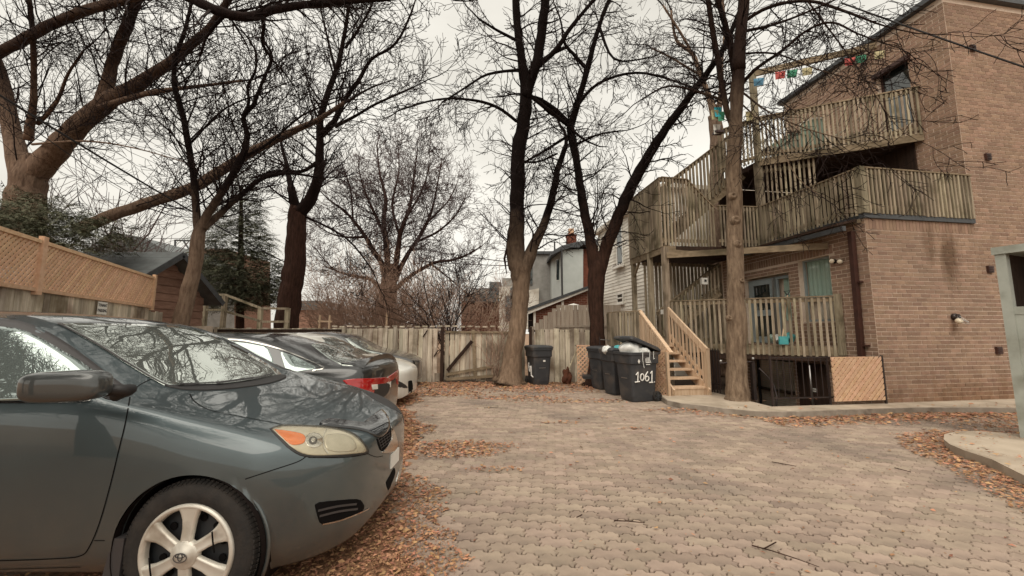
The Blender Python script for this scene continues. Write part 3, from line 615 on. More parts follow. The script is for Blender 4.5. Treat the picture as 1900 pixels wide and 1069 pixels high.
# left side: sloping new slats, cap, weathered screen and lattice skirts
ls = thing('step_balustrade', B(SA0, 2.2, .1), 'slatted side of the entry steps, half grey half new orange wood', 'balustrade')
railing(ls, B(SA0-.03, 2.75), B(SA0-.03, SB0+.05), .95, 1.98, .085, .055, m_stair, z0b=.8, z1b=1.12, off=-E1, cap=0, over=0)
one('rail_cap', m_stair, ls, 'bar', B(SA0-.02, 2.8, 2.03), B(SA0-.02, SB0-.08, 1.02), .09, .04)
railing(ls, B(-3.98, 3.3), B(SA0-.03, 2.75), .95, 2.03, .085, .06, m_deck, cap=.06, over=0)
railing(ls, B(-3.98, 3.9), B(-3.98, 3.3), .95, 2.03, .085, .06, m_deck, cap=.06, over=0)
def lattice(par, o, ex, ez, w, h, sp, sw, m, th=.007, both=True, name='lattice_slat'):
    o = V(o); nrm = ex.cross(ez); q = sp*math.sqrt(2)
    for s_ in ((1, -1) if both else (1,)):
        c = -h if s_ > 0 else 0
        c += q*.4
        while c < (w if s_ > 0 else w+h):
            # strip round the line x = c + s*z, clipped to the panel
            nn = nrm*(th*(.5 if s_ > 0 else -.5)); hw = sw/2*math.sqrt(2)
            poly = [(c-hw-s_*h, -h), (c+hw-s_*h, -h), (c+hw+s_*2*h, 2*h), (c-hw+s_*2*h, 2*h)]
            for (ax_, val, sg) in ((0, 0, 1), (0, w, -1), (1, 0, 1), (1, h, -1)):
                res = []
                for i in range(len(poly)):
                    p_, q_ = poly[i-1], poly[i]; dp_, dq_ = (p_[ax_]-val)*sg, (q_[ax_]-val)*sg
                    if (dp_ >= 0) != (dq_ >= 0): t_ = dp_/(dp_-dq_); res.append((p_[0]+(q_[0]-p_[0])*t_, p_[1]+(q_[1]-p_[1])*t_))
                    if dq_ >= 0: res.append(q_)
                poly = res
                if len(poly) < 3: break
            if len(poly) >= 3 and max(p_[1] for p_ in poly)-min(p_[1] for p_ in poly) > .02:
                b = MB(); b.prism([o+ex*p_[0]+ez*p_[1]+nn-nrm*(th*.45) for p_ in poly], nrm*(th*.9)); b.build(name, m, par)
            c += q
lk = thing('lattice_skirt', B(SA0, 2.1, .1), 'orange diagonal lattice skirt closing the side of the entry steps', 'lattice')
o1 = B(-4.12, 2.75, .1); ex1 = (B(SA0-.08, SB0-.02, .1)-o1); w1_ = ex1.length; ex1 = ex1/w1_
lattice(lk, o1, ex1, EZ, w1_, .95, .062, .03, m_cedar, th=.009)
one('frame', m_cedar, lk, 'bar', o1+EZ*.95, o1+ex1*w1_+EZ*.95, .03, .045); post(lk, o1+ex1*w1_, .1, 1.05, .06, m_stair)
lk2 = thing('lattice_fence', B(-5.2, 3.2, 0), 'low diagonal lattice panel between the grey fence and the bins', 'lattice')
o2 = P(1071, 700, 11.4); o2.z = .02; e2_ = P(1150, 700, 10.9); e2_.z = .02; ex2 = e2_-o2; w2_ = ex2.length; ex2 = ex2/w2_
lattice(lk2, o2, ex2, EZ, w2_, 1.08, .085, .036, m_cedar, th=.009)
one('frame', m_cedar, lk2, 'bar', o2+EZ*1.08, o2+ex2*w2_+EZ*1.08, .03, .04)
# iron railing of the basement areaway, with its lattice board
ir = thing('iron_railing', B(-1.2, -.02, .1), 'thin black iron railing round the basement stairwell', 'railing')
pa, pb = B(-2.38, .06), B(-1.2, .0)
for q in (pa, pb, B(-.02, -.06)): one('post', m_metal_k, ir, 'bar', q+EZ*.08, q+EZ*1.02, .032, .032, E2)
for z in (.24, .99): one('rail', m_metal_k, ir, 'bar', pa+EZ*z, B(-.02, -.06, z), .02, .025)
for i in range(8):
    q = pa.lerp(pb, (i+1)/9); one('bar', m_metal_k, ir, 'bar', q+EZ*.24, q+EZ*.98, .012, .012, E2)
lp = thing('lattice_board', B(-.6, -.05, .2), 'orange lattice board fixed on the iron railing against the brick corner', 'lattice')
lattice(lp, B(-1.17, -.06, .17), E1, EZ, 1.13, .83, .078, .057, m_cedar, th=.012)
hr = thing('stair_handrail', B(-1.9, .4, 0), 'curved black handrail descending into the basement stairwell', 'handrail')
k = MB(); k.tube([P(1408, 683, 8.9), P(1425, 700, 8.85), P(1436, 716, 8.8), P(1441, 735, 8.7), P(1441, 760, 8.6)], .018, 8); k.build('rail', m_metal_k, hr, True)
dwn = thing('grey_pipe', B(-1.4, .6, -.3), 'slim grey metal pipe standing in the basement stairwell', 'pipe')
k = MB(); k.tube([P(1501, 678, 8.6), P(1509, 752, 8.6)], .02, 8); k.build('pipe', m_steel, dwn, True)
bd = thing('basement_door', B(-.6, .9, -.9), 'dark basement door with a small white notice, below the balcony', 'door')
qd = P(1518, 690, 8.75); one('leaf', m_fence_dark, bd, 'box', fside(1.5, -.1, .02), E2*.36, E1*.02, EZ*.85)
nt = one('notice', m_white, bd, 'box', fside(1.45, .15, .048), E2*.09, E1*.004, EZ*.04); one('print', m_black, nt, 'box', fside(1.45, .15, .054), E2*.055, E1*.002, EZ*.009)
# gate and rail round the trunk
gt = thing('iron_gate', B(-2.75, 1.2, .1), 'dark iron gate panel beside the entry steps', 'gate')
g0, g1 = P(1317, 735, 9.35), P(1337, 735, 9.1); g0.z = g1.z = .1
for z in (.2, .95): one('rail', m_metal_k, gt, 'bar', g0+EZ*(z), g1+EZ*(z), .02, .03)
for i in range(5): q = g0.lerp(g1, i/4); one('bar', m_metal_k, gt, 'bar', q, q+EZ*1.0, .018, .018, E2)
one('sheet', m_fence_dark, gt, 'bar', g0.lerp(g1, .5)+E2*.1+EZ*.05, g0.lerp(g1, .5)+E2*.1+EZ*.95, .5, .02, E2)
ro = thing('round_rail', B(-2.4, .6, .1), 'single steel rail on a black post passing in front of the tree trunk', 'rail')
r0, r1 = P(1336, 674, 8.3), P(1398, 671, 8.2)
one('rail', m_metal_k, ro, 'tube', [r0, r1], .016, 8); one('post', m_metal_k, ro, 'bar', V((r1.x, r1.y+.05, .1)), r1+V((0, .05, 0)), .07, .07, E2)
for q in (r1+V((-.02, -.02, .06)), r0+V((.03, .02, .04))): one('lock', m_steel, ro, 'lathe', [(0, -.03), (.03, -.02), (.03, .02), (0, .03)], q, EZ, E1, n=10, smooth=True)
# prayer flags
pf = thing('prayer_flags', Q0+EZ*8, 'string of small coloured cloth flags under the top beam', 'flags')
def string(par, pts, name='cord', r=.004): return one(name, m_cable, par, 'tube', pts, r, 4)
fpx = [(1393, 150), (1440, 133), (1490, 127), (1540, 116), (1580, 106), (1620, 97), (1660, 88)]
FA, FB = Q0, B(A1-.3, 1.2)
def fpt(u, v): t = (u-1393)/(1660-1393); return P(u, v, FA.y+(FB.y-FA.y)*t-.3)
string(pf, [fpt(*q) for q in fpx])
for i, (u, c) in enumerate(((1408, 'blue'), (1448, 'red'), (1470, 'green'), (1498, 'yellow'), (1577, 'red'), (1598, 'green'), (1632, 'yellow'))):
    j = [k2 for k2 in range(len(fpx)-1) if fpx[k2][0] <= u <= fpx[k2+1][0]][0]; t = (u-fpx[j][0])/(fpx[j+1][0]-fpx[j][0]); v = fpx[j][1]+(fpx[j+1][1]-fpx[j][1])*t
    w = 10 if c != 'white' else 8
    a, b, c2, d = fpt(u-w, v+2), fpt(u+w, v-1), fpt(u+w-2, v+13), fpt(u-w+1, v+16)
    k = MB(); mid = (a+b+c2+d)/4+V((0, -.04, 0)); k.add([a, b, c2, d, mid], [(0, 1, 4), (1, 2, 4), (2, 3, 4), (3, 0, 4)]); k.build('flag', m_flag[c], pf)
pf2 = thing('prayer_flags', B(-1.6, 3, 6.5), 'few coloured flags and a small box tied to the tree behind the stair', 'flags')
for (u, v, c) in ((1332, 208, 'teal'), (1326, 213, 'yellow'), (1338, 216, 'green'), (1330, 240, 'white'), (1390, 216, 'yellow')):
    a = P(u-7, v-9, 10.4); b = P(u+7, v-9, 10.3); c2 = P(u+6, v+8, 10.4); d = P(u-5, v+9, 10.3); k = MB(); k.quad(a, b, c2, d); k.build('flag', m_flag[c], pf2)
k = MB(); k.box(P(1333, 246, 10.4), (.12, 0, 0), (0, .1, 0), (0, 0, .03)); k.box(P(1333, 238, 10.45), (.06, 0, 0), (0, .06, 0), (0, 0, .06)); k.build('feeder', m_brownpipe, pf2)
# clutter on the top balcony
def chair(name, c, m, label, s=1.):
    t = thing(name, c, label, 'chair')
    one('seat', m, t, 'box', c+EZ*.42*s, E1*.24*s, E2*.24*s, EZ*.025)
    for i in range(5): one('back_slat', m, t, 'bar', c+E1*(-.2+.1*i)*s+E2*.24*s+EZ*.45*s, c+E1*(-.2+.1*i)*s+E2*.34*s+EZ*.95*s, .05*s, .02, E2)
    for sx in (-1, 1):
        for sy in (-1, 1): one('leg', m, t, 'bar', c+E1*(.22*sx*s)+E2*(.22*sy*s), c+E1*(.22*sx*s)+E2*(.22*sy*s)+EZ*.42*s, .035, .035, E2)
        one('arm', m, t, 'bar', c+E1*(.25*sx*s)-E2*.22*s+EZ*.65*s, c+E1*(.25*sx*s)+E2*.25*s+EZ*.65*s, .05, .025)
chair('garden_chair', Q0.lerp(Q1, .17)+V((0, .55, 6.2)), m_white, 'white garden chair behind the left end of the top railing')
chair('garden_chair', Q0.lerp(Q1, .6)+V((0, .6, 6.2)), m_blind, 'cream slatted chair near the middle of the top balcony')
k = MB()
tb = Q0.lerp(Q1, .36)+V((0, .6, 6.2)); tt = thing('patio_table', tb, 'pale green covered table on the top balcony', 'table')
one('top', m_curtain, tt, 'box', tb+EZ*.62, E1*.42, E2*.35, EZ*.02); one('cover', m_curtain, tt, 'box', tb+EZ*.42, E1*.4, E2*.33, EZ*.18)
for sx in (-1, 1):
    for sy in (-1, 1): one('leg', m_steel, tt, 'bar', tb+E1*.36*sx+E2*.3*sy, tb+E1*.36*sx+E2*.3*sy+EZ*.6, .04, .04, E2)
bx_ = Q0.lerp(Q1, .48)+V((0, .55, 6.2)); sb = thing('storage_tub', bx_, 'tall pale green storage tub behind the top railing', 'tub')
one('body', m_curtain, sb, 'lathe', [(0, 0), (.2, 0), (.26, .95), (.26, 1.0), (0, 1.02)], bx_, EZ, E1, n=14)
one('rim', m_white, sb, 'lathe', [(.25, .98), (.285, .98), (.285, 1.03), (.25, 1.03)], bx_, EZ, E1, n=14)
for i in range(7): tag(one('stacked_board', m_fence_pale, None, 'bar', Q0.lerp(Q1, .62)+V((0, .5, 6.25+.055*i)), Q0.lerp(Q1, .8)+V((0, .45, 6.28+.07*i)), .1, .03), 'pale board in the pile behind the top railing', 'board', 'boards piled on the top balcony')
# things on the lower balcony: shovel with D handle, turquoise bags
sh = thing('shovel', B(-.35, 1.7, 1.15), 'snow shovel with black D handle leaning by the balcony door', 'shovel')
s0, s1 = P(1461, 548, 9.15), P(1452, 625, 9.0)
one('shaft', m_stair, sh, 'tube', [s0, s1], .014, 6); one('blade', m_bag_b, sh, 'box', s1+V((0, -.02, -.08)), (.1, 0, 0), (0, .02, 0), (0, 0, .09))
k = MB(); k.tube([s0, s0+V((-.07, 0, .09)), s0+V((.07, 0, .11)), s0], .014, 6); k.build('handle', m_black, sh)
def lump(name, c, rx, ry, rz, m, label=None, cat=None, par=None, n=14, amp=.18, seed=0):
    rr = random.Random(seed); k = MB(); vs = []; ph = [rr.uniform(0, 6.28) for _ in range(6)]
    for i in range(n+1):
        th = math.pi*i/n
        for j in range(n*2):
            f = math.pi*j/n; d = 1+amp*(math.sin(3*f+ph[0])*math.sin(2*th+ph[1])+.5*math.sin(7*f+ph[2]+2*th)+.5*math.sin(5*th+ph[3]+f))
            vs.append(V(c)+V((rx*math.sin(th)*math.cos(f)*d, ry*math.sin(th)*math.sin(f)*d, rz*math.cos(th)*d)))
    fs = [(i*2*n+j, (i+1)*2*n+j, (i+1)*2*n+(j+1) % (2*n), i*2*n+(j+1) % (2*n)) for i in range(n) for j in range(2*n)]
    k.add(vs, fs); o = k.build(name, m, par, True)
    if label: tag(o, label, cat)
    return o
lump('plastic_bag', P(1464, 626, 9.1), .14, .1, .1, m_bag_b, 'turquoise bag on the lower balcony floor', 'bag', seed=1)
lump('plastic_bag', P(1442, 628, 9.2), .1, .1, .09, m_bag, 'white bag on the lower balcony floor beside the turquoise bag', 'bag', seed=2)
lump('plastic_bag', P(1432, 628, 9.3), .07, .1, .08, m_curtain, 'small pale green bag at the foot of the balcony door', 'bag', seed=3)
# ------------------------------------------------------------------ back fence
FY = 12.0
def board(par, x, y, w, z0, z1, m, t=.02, dirx=V((1, 0, 0)), name='board', lean=.006):
    d = V((x, y, 0)) if not isinstance(x, V) else x
    k = MB(); n = V((dirx.y, -dirx.x, 0)); dz = rnd.uniform(-lean, lean)
    lo = V((d.x, d.y, z0)); hi = V((d.x, d.y, z1))+dirx*dz
    k.box((lo+hi)/2, dirx*(w/2), n*(t/2), (hi-lo)/2); return k.build(name, m, par)
bf = thing('board_fence', (-3, FY, 0), 'long weathered grey board fence closing the back of the yard', 'fence')
X = (398-950)/730*FY; XE = (1092-950)/730*FY; i = 0
while X < XE:
    w = rnd.uniform(.125, .15); u = 950+730*X/FY
    if not (816 < u < 960 or 972 < u < 984):
        m = m_fence
        if 1015 < u < 1023 or 1034 < u < 1042: m = m_fence_new
        y = FY-.02+(.025 if i % 2 else 0) if u > 690 else FY+.02
        board(bf, X, y, w, -.03, 1.6+rnd.uniform(-.02, .025)-(.03 if u > 980 else 0), m)
    X += w+rnd.uniform(.008, .026); i += 1
# top cap: tabs and rail
for (u0, u1, z, h, m) in ((398, 640, 1.52, .1, m_fence_dark), (640, 820, 1.56, .05, m_fence), (980, 1092, 1.52, .06, m_fence_dark)):
    one('rail', m, bf, 'bar', (P(u0, 600, FY).x, FY-.06 if u0 < 600 else FY+.05, z), (P(u1, 600, FY).x, FY-.06 if u0 < 600 else FY+.05, z), .04, h)
for u in range(620, 960, 14):
    x = P(u, 600, FY).x; one('cap_block', m_fence, bf, 'box', (x, FY+.05, 1.655+rnd.uniform(-.01, .02)), (.075, 0, 0), (0, .03, 0), (0, 0, .022))
for u in (405, 640, 735, 822, 958, 984): 
    x = P(u, 600, FY).x; one('post', m_fence_dark if u in (822, 984) else m_fence, bf, 'bar', (x, FY-.05, -.05), (x, FY-.05, 1.64), .09, .09, V((0, 1, 0)))
one('bottom_patch', m_fence, bf, 'box', P(812, 700, FY-.06), (.09, 0, 0), (0, .02, 0), (0, 0, .12))
# gate with its brace, in the same line
ga = thing('fence_gate', (-1, FY, 0), 'sagging grey board gate with diagonal brace left of the leaning tree', 'gate')
X = P(826, 600, FY).x; XG = P(956, 600, FY).x
while X < XG:
    w = rnd.uniform(.12, .15); board(ga, X+w/2, FY+.03, w, .06+rnd.uniform(-.04, .05), 1.5+rnd.uniform(-.03, .02), m_fence); X += w+rnd.uniform(.01, .03)
one('rail', m_deck_h, ga, 'bar', P(826, 616, FY-.02), P(956, 617, FY-.02), .04, .06)
one('rail', m_deck_h, ga, 'bar', P(828, 695, FY-.04), P(915, 680, FY-.04), .04, .08)
one('rail', m_deck_h, ga, 'bar', P(828, 704, FY-.04), P(925, 697, FY-.04), .04, .08)
one('brace', m_fence_dark, ga, 'bar', P(830, 688, FY-.05), P(876, 633, FY-.05), .04, .1)
one('stile', m_deck_h, ga, 'bar', P(878, 612, FY-.03), P(882, 700, FY-.03), .1, .04, V((0, 1, 0)))
for (u, v) in ((785, 625), (805, 662)): one('batten', m_fence_dark, bf, 'bar', P(u, v, FY-.05), P(u+8, v-12, FY-.05), .02, .03)
# second, paler fence standing behind
pf_ = thing('pale_fence', (2, 13.2, 0), 'pale stepped board fence behind the brick lean-to, above the grey fence', 'fence')
us = list(range(988, 1150, 8))
for u in us:
    top = 566 if u > 1036 else 606-(u-988)*.83
    a = P(u, top, 13.2); board(pf_, a.x, 13.2+(.02 if (u//8) % 2 else 0), .135, 0, a.z, m_fence_pale)
one('rail', m_fence_pale, pf_, 'bar', P(1030, 606, 13.1), P(1150, 604, 13.1), .04, .05)
# ------------------------------------------------------------------ left fence with lattice
d0, d1 = V((-6.25, 4.6, 0)), V((-8.34, 9.05, 0)); dl = (d1-d0); LL = dl.length; dl = dl/LL; nl = V((dl.y, -dl.x, 0))
lfn = thing('lattice_top_fence', d0.lerp(d1, .5), 'grey board fence topped with orange lattice panels on the left', 'fence')
t = -1.6
while t < LL+.75:
    w = .14; q = d0+dl*t; board(lfn, q, None, w, 0, 1.98+(.06 if t < LL+.1 else -.02)+rnd.uniform(-.02, .02), m_fence, dirx=dl); t += w+.008
for zz in (2.05, 2.72): one('lattice_rail', m_cedar, lfn, 'bar', d0-dl*1.6+EZ*zz+nl*.03, d1+EZ*zz+nl*.03, .06, .05)
pp = PL(66, 495, d0, nl); tp = (pp-d0).dot(dl)
for tt_ in (tp, LL-.03, tp-2.4): one('lattice_post', m_cedar, lfn, 'bar', d0+dl*tt_+EZ*1.98+nl*.045, d0+dl*tt_+EZ*2.8+nl*.045, .1, .06, nl)
lattice(lfn, d0+dl*(tp+.05)+EZ*2.07+nl*.03, dl, EZ, LL-tp-.1, .62, .064, .036, m_cedar, th=.01)
lattice(lfn, d0+dl*(-1.2)+EZ*2.07+nl*.03, dl, EZ, tp+1.15, .62, .064, .036, m_cedar, th=.01)
# sign on the fence
def text_obj(body, size, m, loc, xdir, ydir, par, name='lettering', ext=.002, align='CENTER', sp=1.0):
    cu = bpy.data.curves.new(name, 'FONT'); cu.body = body; cu.size = size; cu.extrude = ext; cu.align_x = align; cu.align_y = 'CENTER'; cu.space_line = sp; cu.resolution_u = 2
    tmp = bpy.data.objects.new('tmp', cu); COL.objects.link(tmp)
    dg = bpy.context.evaluated_depsgraph_get(); me = bpy.data.meshes.new_from_object(tmp.evaluated_get(dg)); bpy.data.objects.remove(tmp)
    xd, yd = V(xdir).normalized(), V(ydir).normalized(); zd = xd.cross(yd)
    M_ = Matrix(((xd.x, yd.x, zd.x, loc[0]), (xd.y, yd.y, zd.y, loc[1]), (xd.z, yd.z, zd.z, loc[2]), (0, 0, 0, 1)))
    me.transform(M_); me.materials.clear(); me.materials.append(m)
    o = link(bpy.data.objects.new(name, me)); setpar(o, par); return o
sp_ = PL(190, 570, d0+nl*.05, nl)
sg = thing('parking_sign', sp_, 'small white TENANT PARKING sign on the grey fence boards', 'sign')
one('plate', m_white, sg, 'box', sp_-EZ*.02, dl*.16, nl*.004, EZ*.11)
text_obj('TENANT', .078, m_black, sp_+EZ*.03+nl*.006, dl, EZ, sg); text_obj('PARKING', .078, m_black, sp_-EZ*.065+nl*.006, dl, EZ, sg)
# grey board end and low post box by the trunk
pb_ = P(374, 605, 10.6); tag(one('wooden_hoarding', m_fence_pale, None, 'box', V((pb_.x, 10.6, .82)), (.29, 0, 0), (0, .03, 0), (0, 0, .82)), 'plain grey board panel standing beside the thin leaning tree', 'panel')
# ------------------------------------------------------------------ shed
SX = -9.25; yr, ye, ye0 = 10.4, 11.9, 8.9; zr, zee = 3.6, 2.48
sd_ = thing('garden_shed', (-10.6, 10.4, 0), 'brown shingled shed with dark grey gable roof behind the left fence', 'shed')
one('wall', m_shedside, sd_, 'prism', [V((SX-3, ye0+.15, 0)), V((SX-3, ye-.15, 0)), V((SX-3, ye-.15, zee)), V((SX-3, yr, zr-.12)), V((SX-3, ye0+.15, zee))], V((2.98, 0, 0)))
for i in range(16):
    z0 = .2+i*.21; z1 = z0+.2
    zz = (z0+z1)/2; f = 1 if zz < zee else max(0, (zr-.1-zz)/(zr-.1-zee))
    if f < .08: break
    hw = 1.35*f; k = MB(); k.hexa([V((SX-.02, yr-hw, z0)), V((SX+.028, yr-hw, z0)), V((SX+.028, yr+hw, z0)), V((SX-.02, yr+hw, z0)), V((SX-.02, yr-hw, z1)), V((SX+.006, yr-hw, z1)), V((SX+.006, yr+hw, z1)), V((SX-.02, yr+hw, z1))]); k.build('siding_board', m_shedside, sd_)
for s_, y_e in ((-1, ye0), (1, ye)):
    k = MB(); dz = (zr-zee)/1.5
    a, b = V((SX+.42, yr, zr)), V((SX+.42, y_e+.12*s_, zee-.12*dz)); k.prism([a, b, b-EZ*.1, a-EZ*.1], V((-3.8, 0, 0))); rp = k.build('roof_slope', m_shingle, sd_)
    one('barge_board', m_slate, rp, 'bar', a+V((.012, 0, -.06)), b+V((.012, 0, -.06)), .02, .15)
    for j in range(6):
        t = (j+.5)/6; q = a.lerp(b, t)+EZ*.012; one('roof_course', m_shingle, rp, 'box', q+V((-1.9, 0, .0)), (1.9, 0, 0), ((b-a)/12.4), EZ*.012)
# ------------------------------------------------------------------ neighbour's ramp rail behind the back fence
rr_ = thing('garden_railing', (-8, 13, 1.5), 'pale two-rail garden railing behind the back fence, left', 'railing')
rp_ = [((383, 546), (385, 605)), ((418, 546), (420, 602)), ((484, 572), (486, 604)), ((534, 572), (536, 600))]
for (a, b) in rp_:
    p0, p1 = P(*a, 13), P(*b, 13); one('post', m_deck, rr_, 'bar', V((p0.x, 13, 0)), p0, .12, .12, V((0, 1, 0)))
for (a, b) in (((383, 547), (418, 547)), ((418, 547), (484, 572)), ((484, 572), (536, 573)), ((418, 578), (484, 596)), ((484, 597), (536, 597)), ((383, 575), (418, 575))):
    one('rail', m_deck, rr_, 'bar', P(*a, 12.95), P(*b, 12.95), .04, .07)
gw = thing('garden_wall', (-8, 14, 0), 'dark wooden side wall below the garden railing', 'wall')
for i in range(9): one('board', m_fence_dark, gw, 'box', V((-8.9+.0*i, 13.3, .1+i*.17)), (1.6, 0, 0), (0, .02, 0), (0, 0, .08))
# ------------------------------------------------------------------ white sided house
wh = thing('white_house', B(2, 9), 'white clapboard house with small windows behind the stair tower', 'house')
HA, HB0, HB1 = -.6, 6.2, 13.0; fh = lambda u, z, d: B(HA-d, u, z)
k = MB(); k.box(B(HA+2.5, (HB0+HB1)/2, 3.3), E1*2.5, E2*((HB1-HB0)/2), EZ*3.4); k.build('wall', m_siding, wh)
nb = 44
for i in range(nb):
    z0 = .1+i*6.6/nb; z1 = z0+6.6/nb
    k = MB(); k.hexa([fh(HB0, z0, .0), fh(HB0, z0, .03), fh(HB1, z0, .03), fh(HB1, z0, 0), fh(HB0, z1, 0), fh(HB0, z1, .006), fh(HB1, z1, .006), fh(HB1, z1, 0)]); k.build('siding_board', m_siding, wh)
rf = MB(); rf.prism([fh(HB0-.2, 6.7, .25), fh(HB1+.2, 6.7, .25), fh(HB1+.2, 6.85, .28), fh(HB0-.2, 6.85, .28)], E1*5.6); rf.build('roof', m_siding, wh)
def hwin(u0, u1, v0, v1, names='window'):
    p0, p1 = PL(u0, v0, B(HA-.04, 0), E1), PL(u1, v1, B(HA-.04, 0), E1); bb = [((p-CB).dot(E2), p.z) for p in (p0, p1)]
    x0, x1 = sorted((bb[0][0], bb[1][0])); z0, z1 = sorted((bb[0][1], bb[1][1]))
    o = framed(wh, names, fh, x0, x1, z0, z1, .07, .07, m_white, m_glass, depth=.04)
    one('meeting_rail', m_white, o, 'bar', fh(x0, (z0+z1)/2, .08), fh(x1, (z0+z1)/2, .08), .02, .06); one('sill', m_white, o, 'bar', fh(x0-.1, z0-.04, .1), fh(x1+.1, z0-.04, .1), .1, .06)
    return x0, x1, z0
hx0, hx1, hz = hwin(1143, 1157, 424, 490); hwin(1145, 1157, 545, 562)
fb = thing('flower_box', fh((hx0+hx1)/2, hz, .2), 'narrow flower box with dead stems under the white house window', 'flower box')
one('trough', m_white, fb, 'bar', fh(hx0-.2, hz-.1, .2), fh(hx1+.2, hz-.1, .2), .14, .1)
for i in range(14): q = fh(hx0-.2+(hx1-hx0+.4)*i/13, hz-.05, .2); one('stem', m_brownpipe, fb, 'tube', [q, q+V((rnd.uniform(-.06, .06), rnd.uniform(-.06, .06), rnd.uniform(.03, .14)))], .012, 4)
# ------------------------------------------------------------------ brick house with chimney, grey bay and lean-to (beyond the pale fence)
bh = thing('chimney_house', (3, 24, 0), 'red brick house with chimney and pale blue side wall between the two trees', 'house')
HY = 24.
def hp(u, v, Y=HY): return P(u, v, Y)
def wallpoly(par, name, m, pts, Y, thick=3.0, Y2=None):
    ps = [hp(u, v, (Y if not isinstance(Y, dict) else Y[u])) for u, v in pts]; k = MB(); k.prism(ps, V((0, thick, 0))); return k.build(name, m, par)
wallpoly(bh, 'side_wall', m_pale_stucco, [(1043, 600), (1082, 600), (1082, 462), (1043, 464)], 24, 4)
wallpoly(bh, 'angled_wall', m_pale_stucco, [(1024, 600), (1043, 600), (1043, 464), (1024, 472)], {1024: 25.5, 1043: 24}, 3)
wallpoly(bh, 'brick_wall', m_brick_red, [(1082, 600), (1116, 600), (1116, 460), (1082, 462)], 24.4, 4)
wallpoly(bh, 'roof', m_slate, [(1022, 474), (1043, 464), (1060, 459), (1075, 459), (1082, 454), (1118, 455), (1118, 448), (1080, 447), (1056, 452), (1042, 456), (1022, 468)], 23.7, 4.6)
one('corner_pipe', m_black, bh, 'tube', [hp(1042, 462, 23.6), hp(1044, 600, 23.6)], .06, 6)
nw = framed(bh, 'window', lambda u, z, d: hp(1034.5+u, z, 24.5-d), -3, 4, 520, 482, .1, .6, m_white, m_glass, depth=.04)
ch = MB(); c0 = hp(1060, 455, 24.6); ch.box(c0+EZ*.28, (.29, 0, 0), (0, .3, 0), (0, 0, .32)); chm = ch.build('chimney', m_brick_red, bh)
for i, (w, z0, z1) in enumerate(((.33, .55, .62), (.2, .62, .72), (.16, .72, 1.05))): one('chimney_pot' if i == 2 else 'course', m_brick_red if i < 2 else m_cedar, chm, 'box', c0+EZ*((z0+z1)/2+.0), (w, 0, 0), (0, w, 0), (0, 0, (z1-z0)/2))
one('antenna', m_black, bh, 'tube', [hp(1029, 470, 24.5), hp(1029, 448, 24.5)], .05, 5); one('antenna_arm', m_black, bh, 'tube', [hp(1003, 443, 24.5), hp(1032, 444, 24.5)], .03, 5)
gb = thing('grey_bay_house', (2, 27, 0), 'flat-roofed grey rendered house behind the leaning tree', 'house')
wallpoly(gb, 'wall', m_grey_stucco, [(984, 610), (1024, 610), (1024, 470), (984, 470)], 26.5, 4); wallpoly(gb, 'roof_edge', m_slate, [(982, 471), (1025, 471), (1025, 466), (982, 466)], 26.3, 4.5)
wallpoly(gb, 'lower_wall', m_siding, [(975, 610), (1000, 610), (1000, 535), (975, 540)], 26.2, 4); wallpoly(gb, 'window', m_glass, [(984, 530), (988, 530), (988, 490), (984, 490)], 26.45, .1)
le = thing('brick_lean_to', (2.6, 19, 0), 'low red brick lean-to with white trim and sloping roof', 'outbuilding')
LY = 19.
bwp = wallpoly(le, 'wall', m_mortar_d, [(991, 612), (1092, 612), (1092, 534), (1042, 552), (991, 570)], LY, 3)
lb = []
def lfr(u, z, d): return V((u, LY-d, z))
x0, x1 = hp(994, 600, LY).x, hp(1091, 600, LY).x; ztop = lambda x: hp(992, 569, LY).z+(hp(1092, 534, LY).z-hp(992, 569, LY).z)*(x-hp(992, 600, LY).x)/(hp(1092, 600, LY).x-hp(992, 600, LY).x)
k = MB(); r = 0; z = 1.2
while z < 4:
    x = x0-(.12 if r % 2 else 0)
    while x < x1:
        xa, xb = max(x, x0), min(x+.235, x1)
        if z+.08 < min(ztop(xa), ztop(xb)) and xb-xa > .05: k.box(V(((xa+xb)/2, LY-.004, z+.04)), ((xb-xa)/2-.008, 0, 0), (0, .008, 0), (0, 0, .033))
        x += .235
    z += .085; r += 1
k.build('brickwork', m_brick_red, bwp, kind='stuff')
wallpoly(le, 'roof', m_slate, [(977, 572), (1095, 529), (1095, 534), (979, 577)], LY-.3, 3.6)
wallpoly(le, 'trim', m_white, [(979, 577), (1095, 534), (1095, 537), (980, 583)], LY-.25, .1)
for u in (990, 1042): wallpoly(le, 'trim_post', m_white, [(u, 612), (u+4, 612), (u+4, 578-(u-990)*.36), (u, 578-(u-990)*.36)], LY-.1, .08)
wallpoly(le, 'opening', m_dark, [(980, 612), (989, 612), (989, 580), (980, 578)], LY-.05, .1)
pk = P(1064, 566, 15.); tag(one('parasol', m_white, None, 'lathe', [(0, .28), (.3, .2), (.62, .06), (.72, 0)], V((pk.x, 15., pk.z-.22)), EZ, E1, n=8), 'white canopy top peeking over the pale fence', 'canopy')
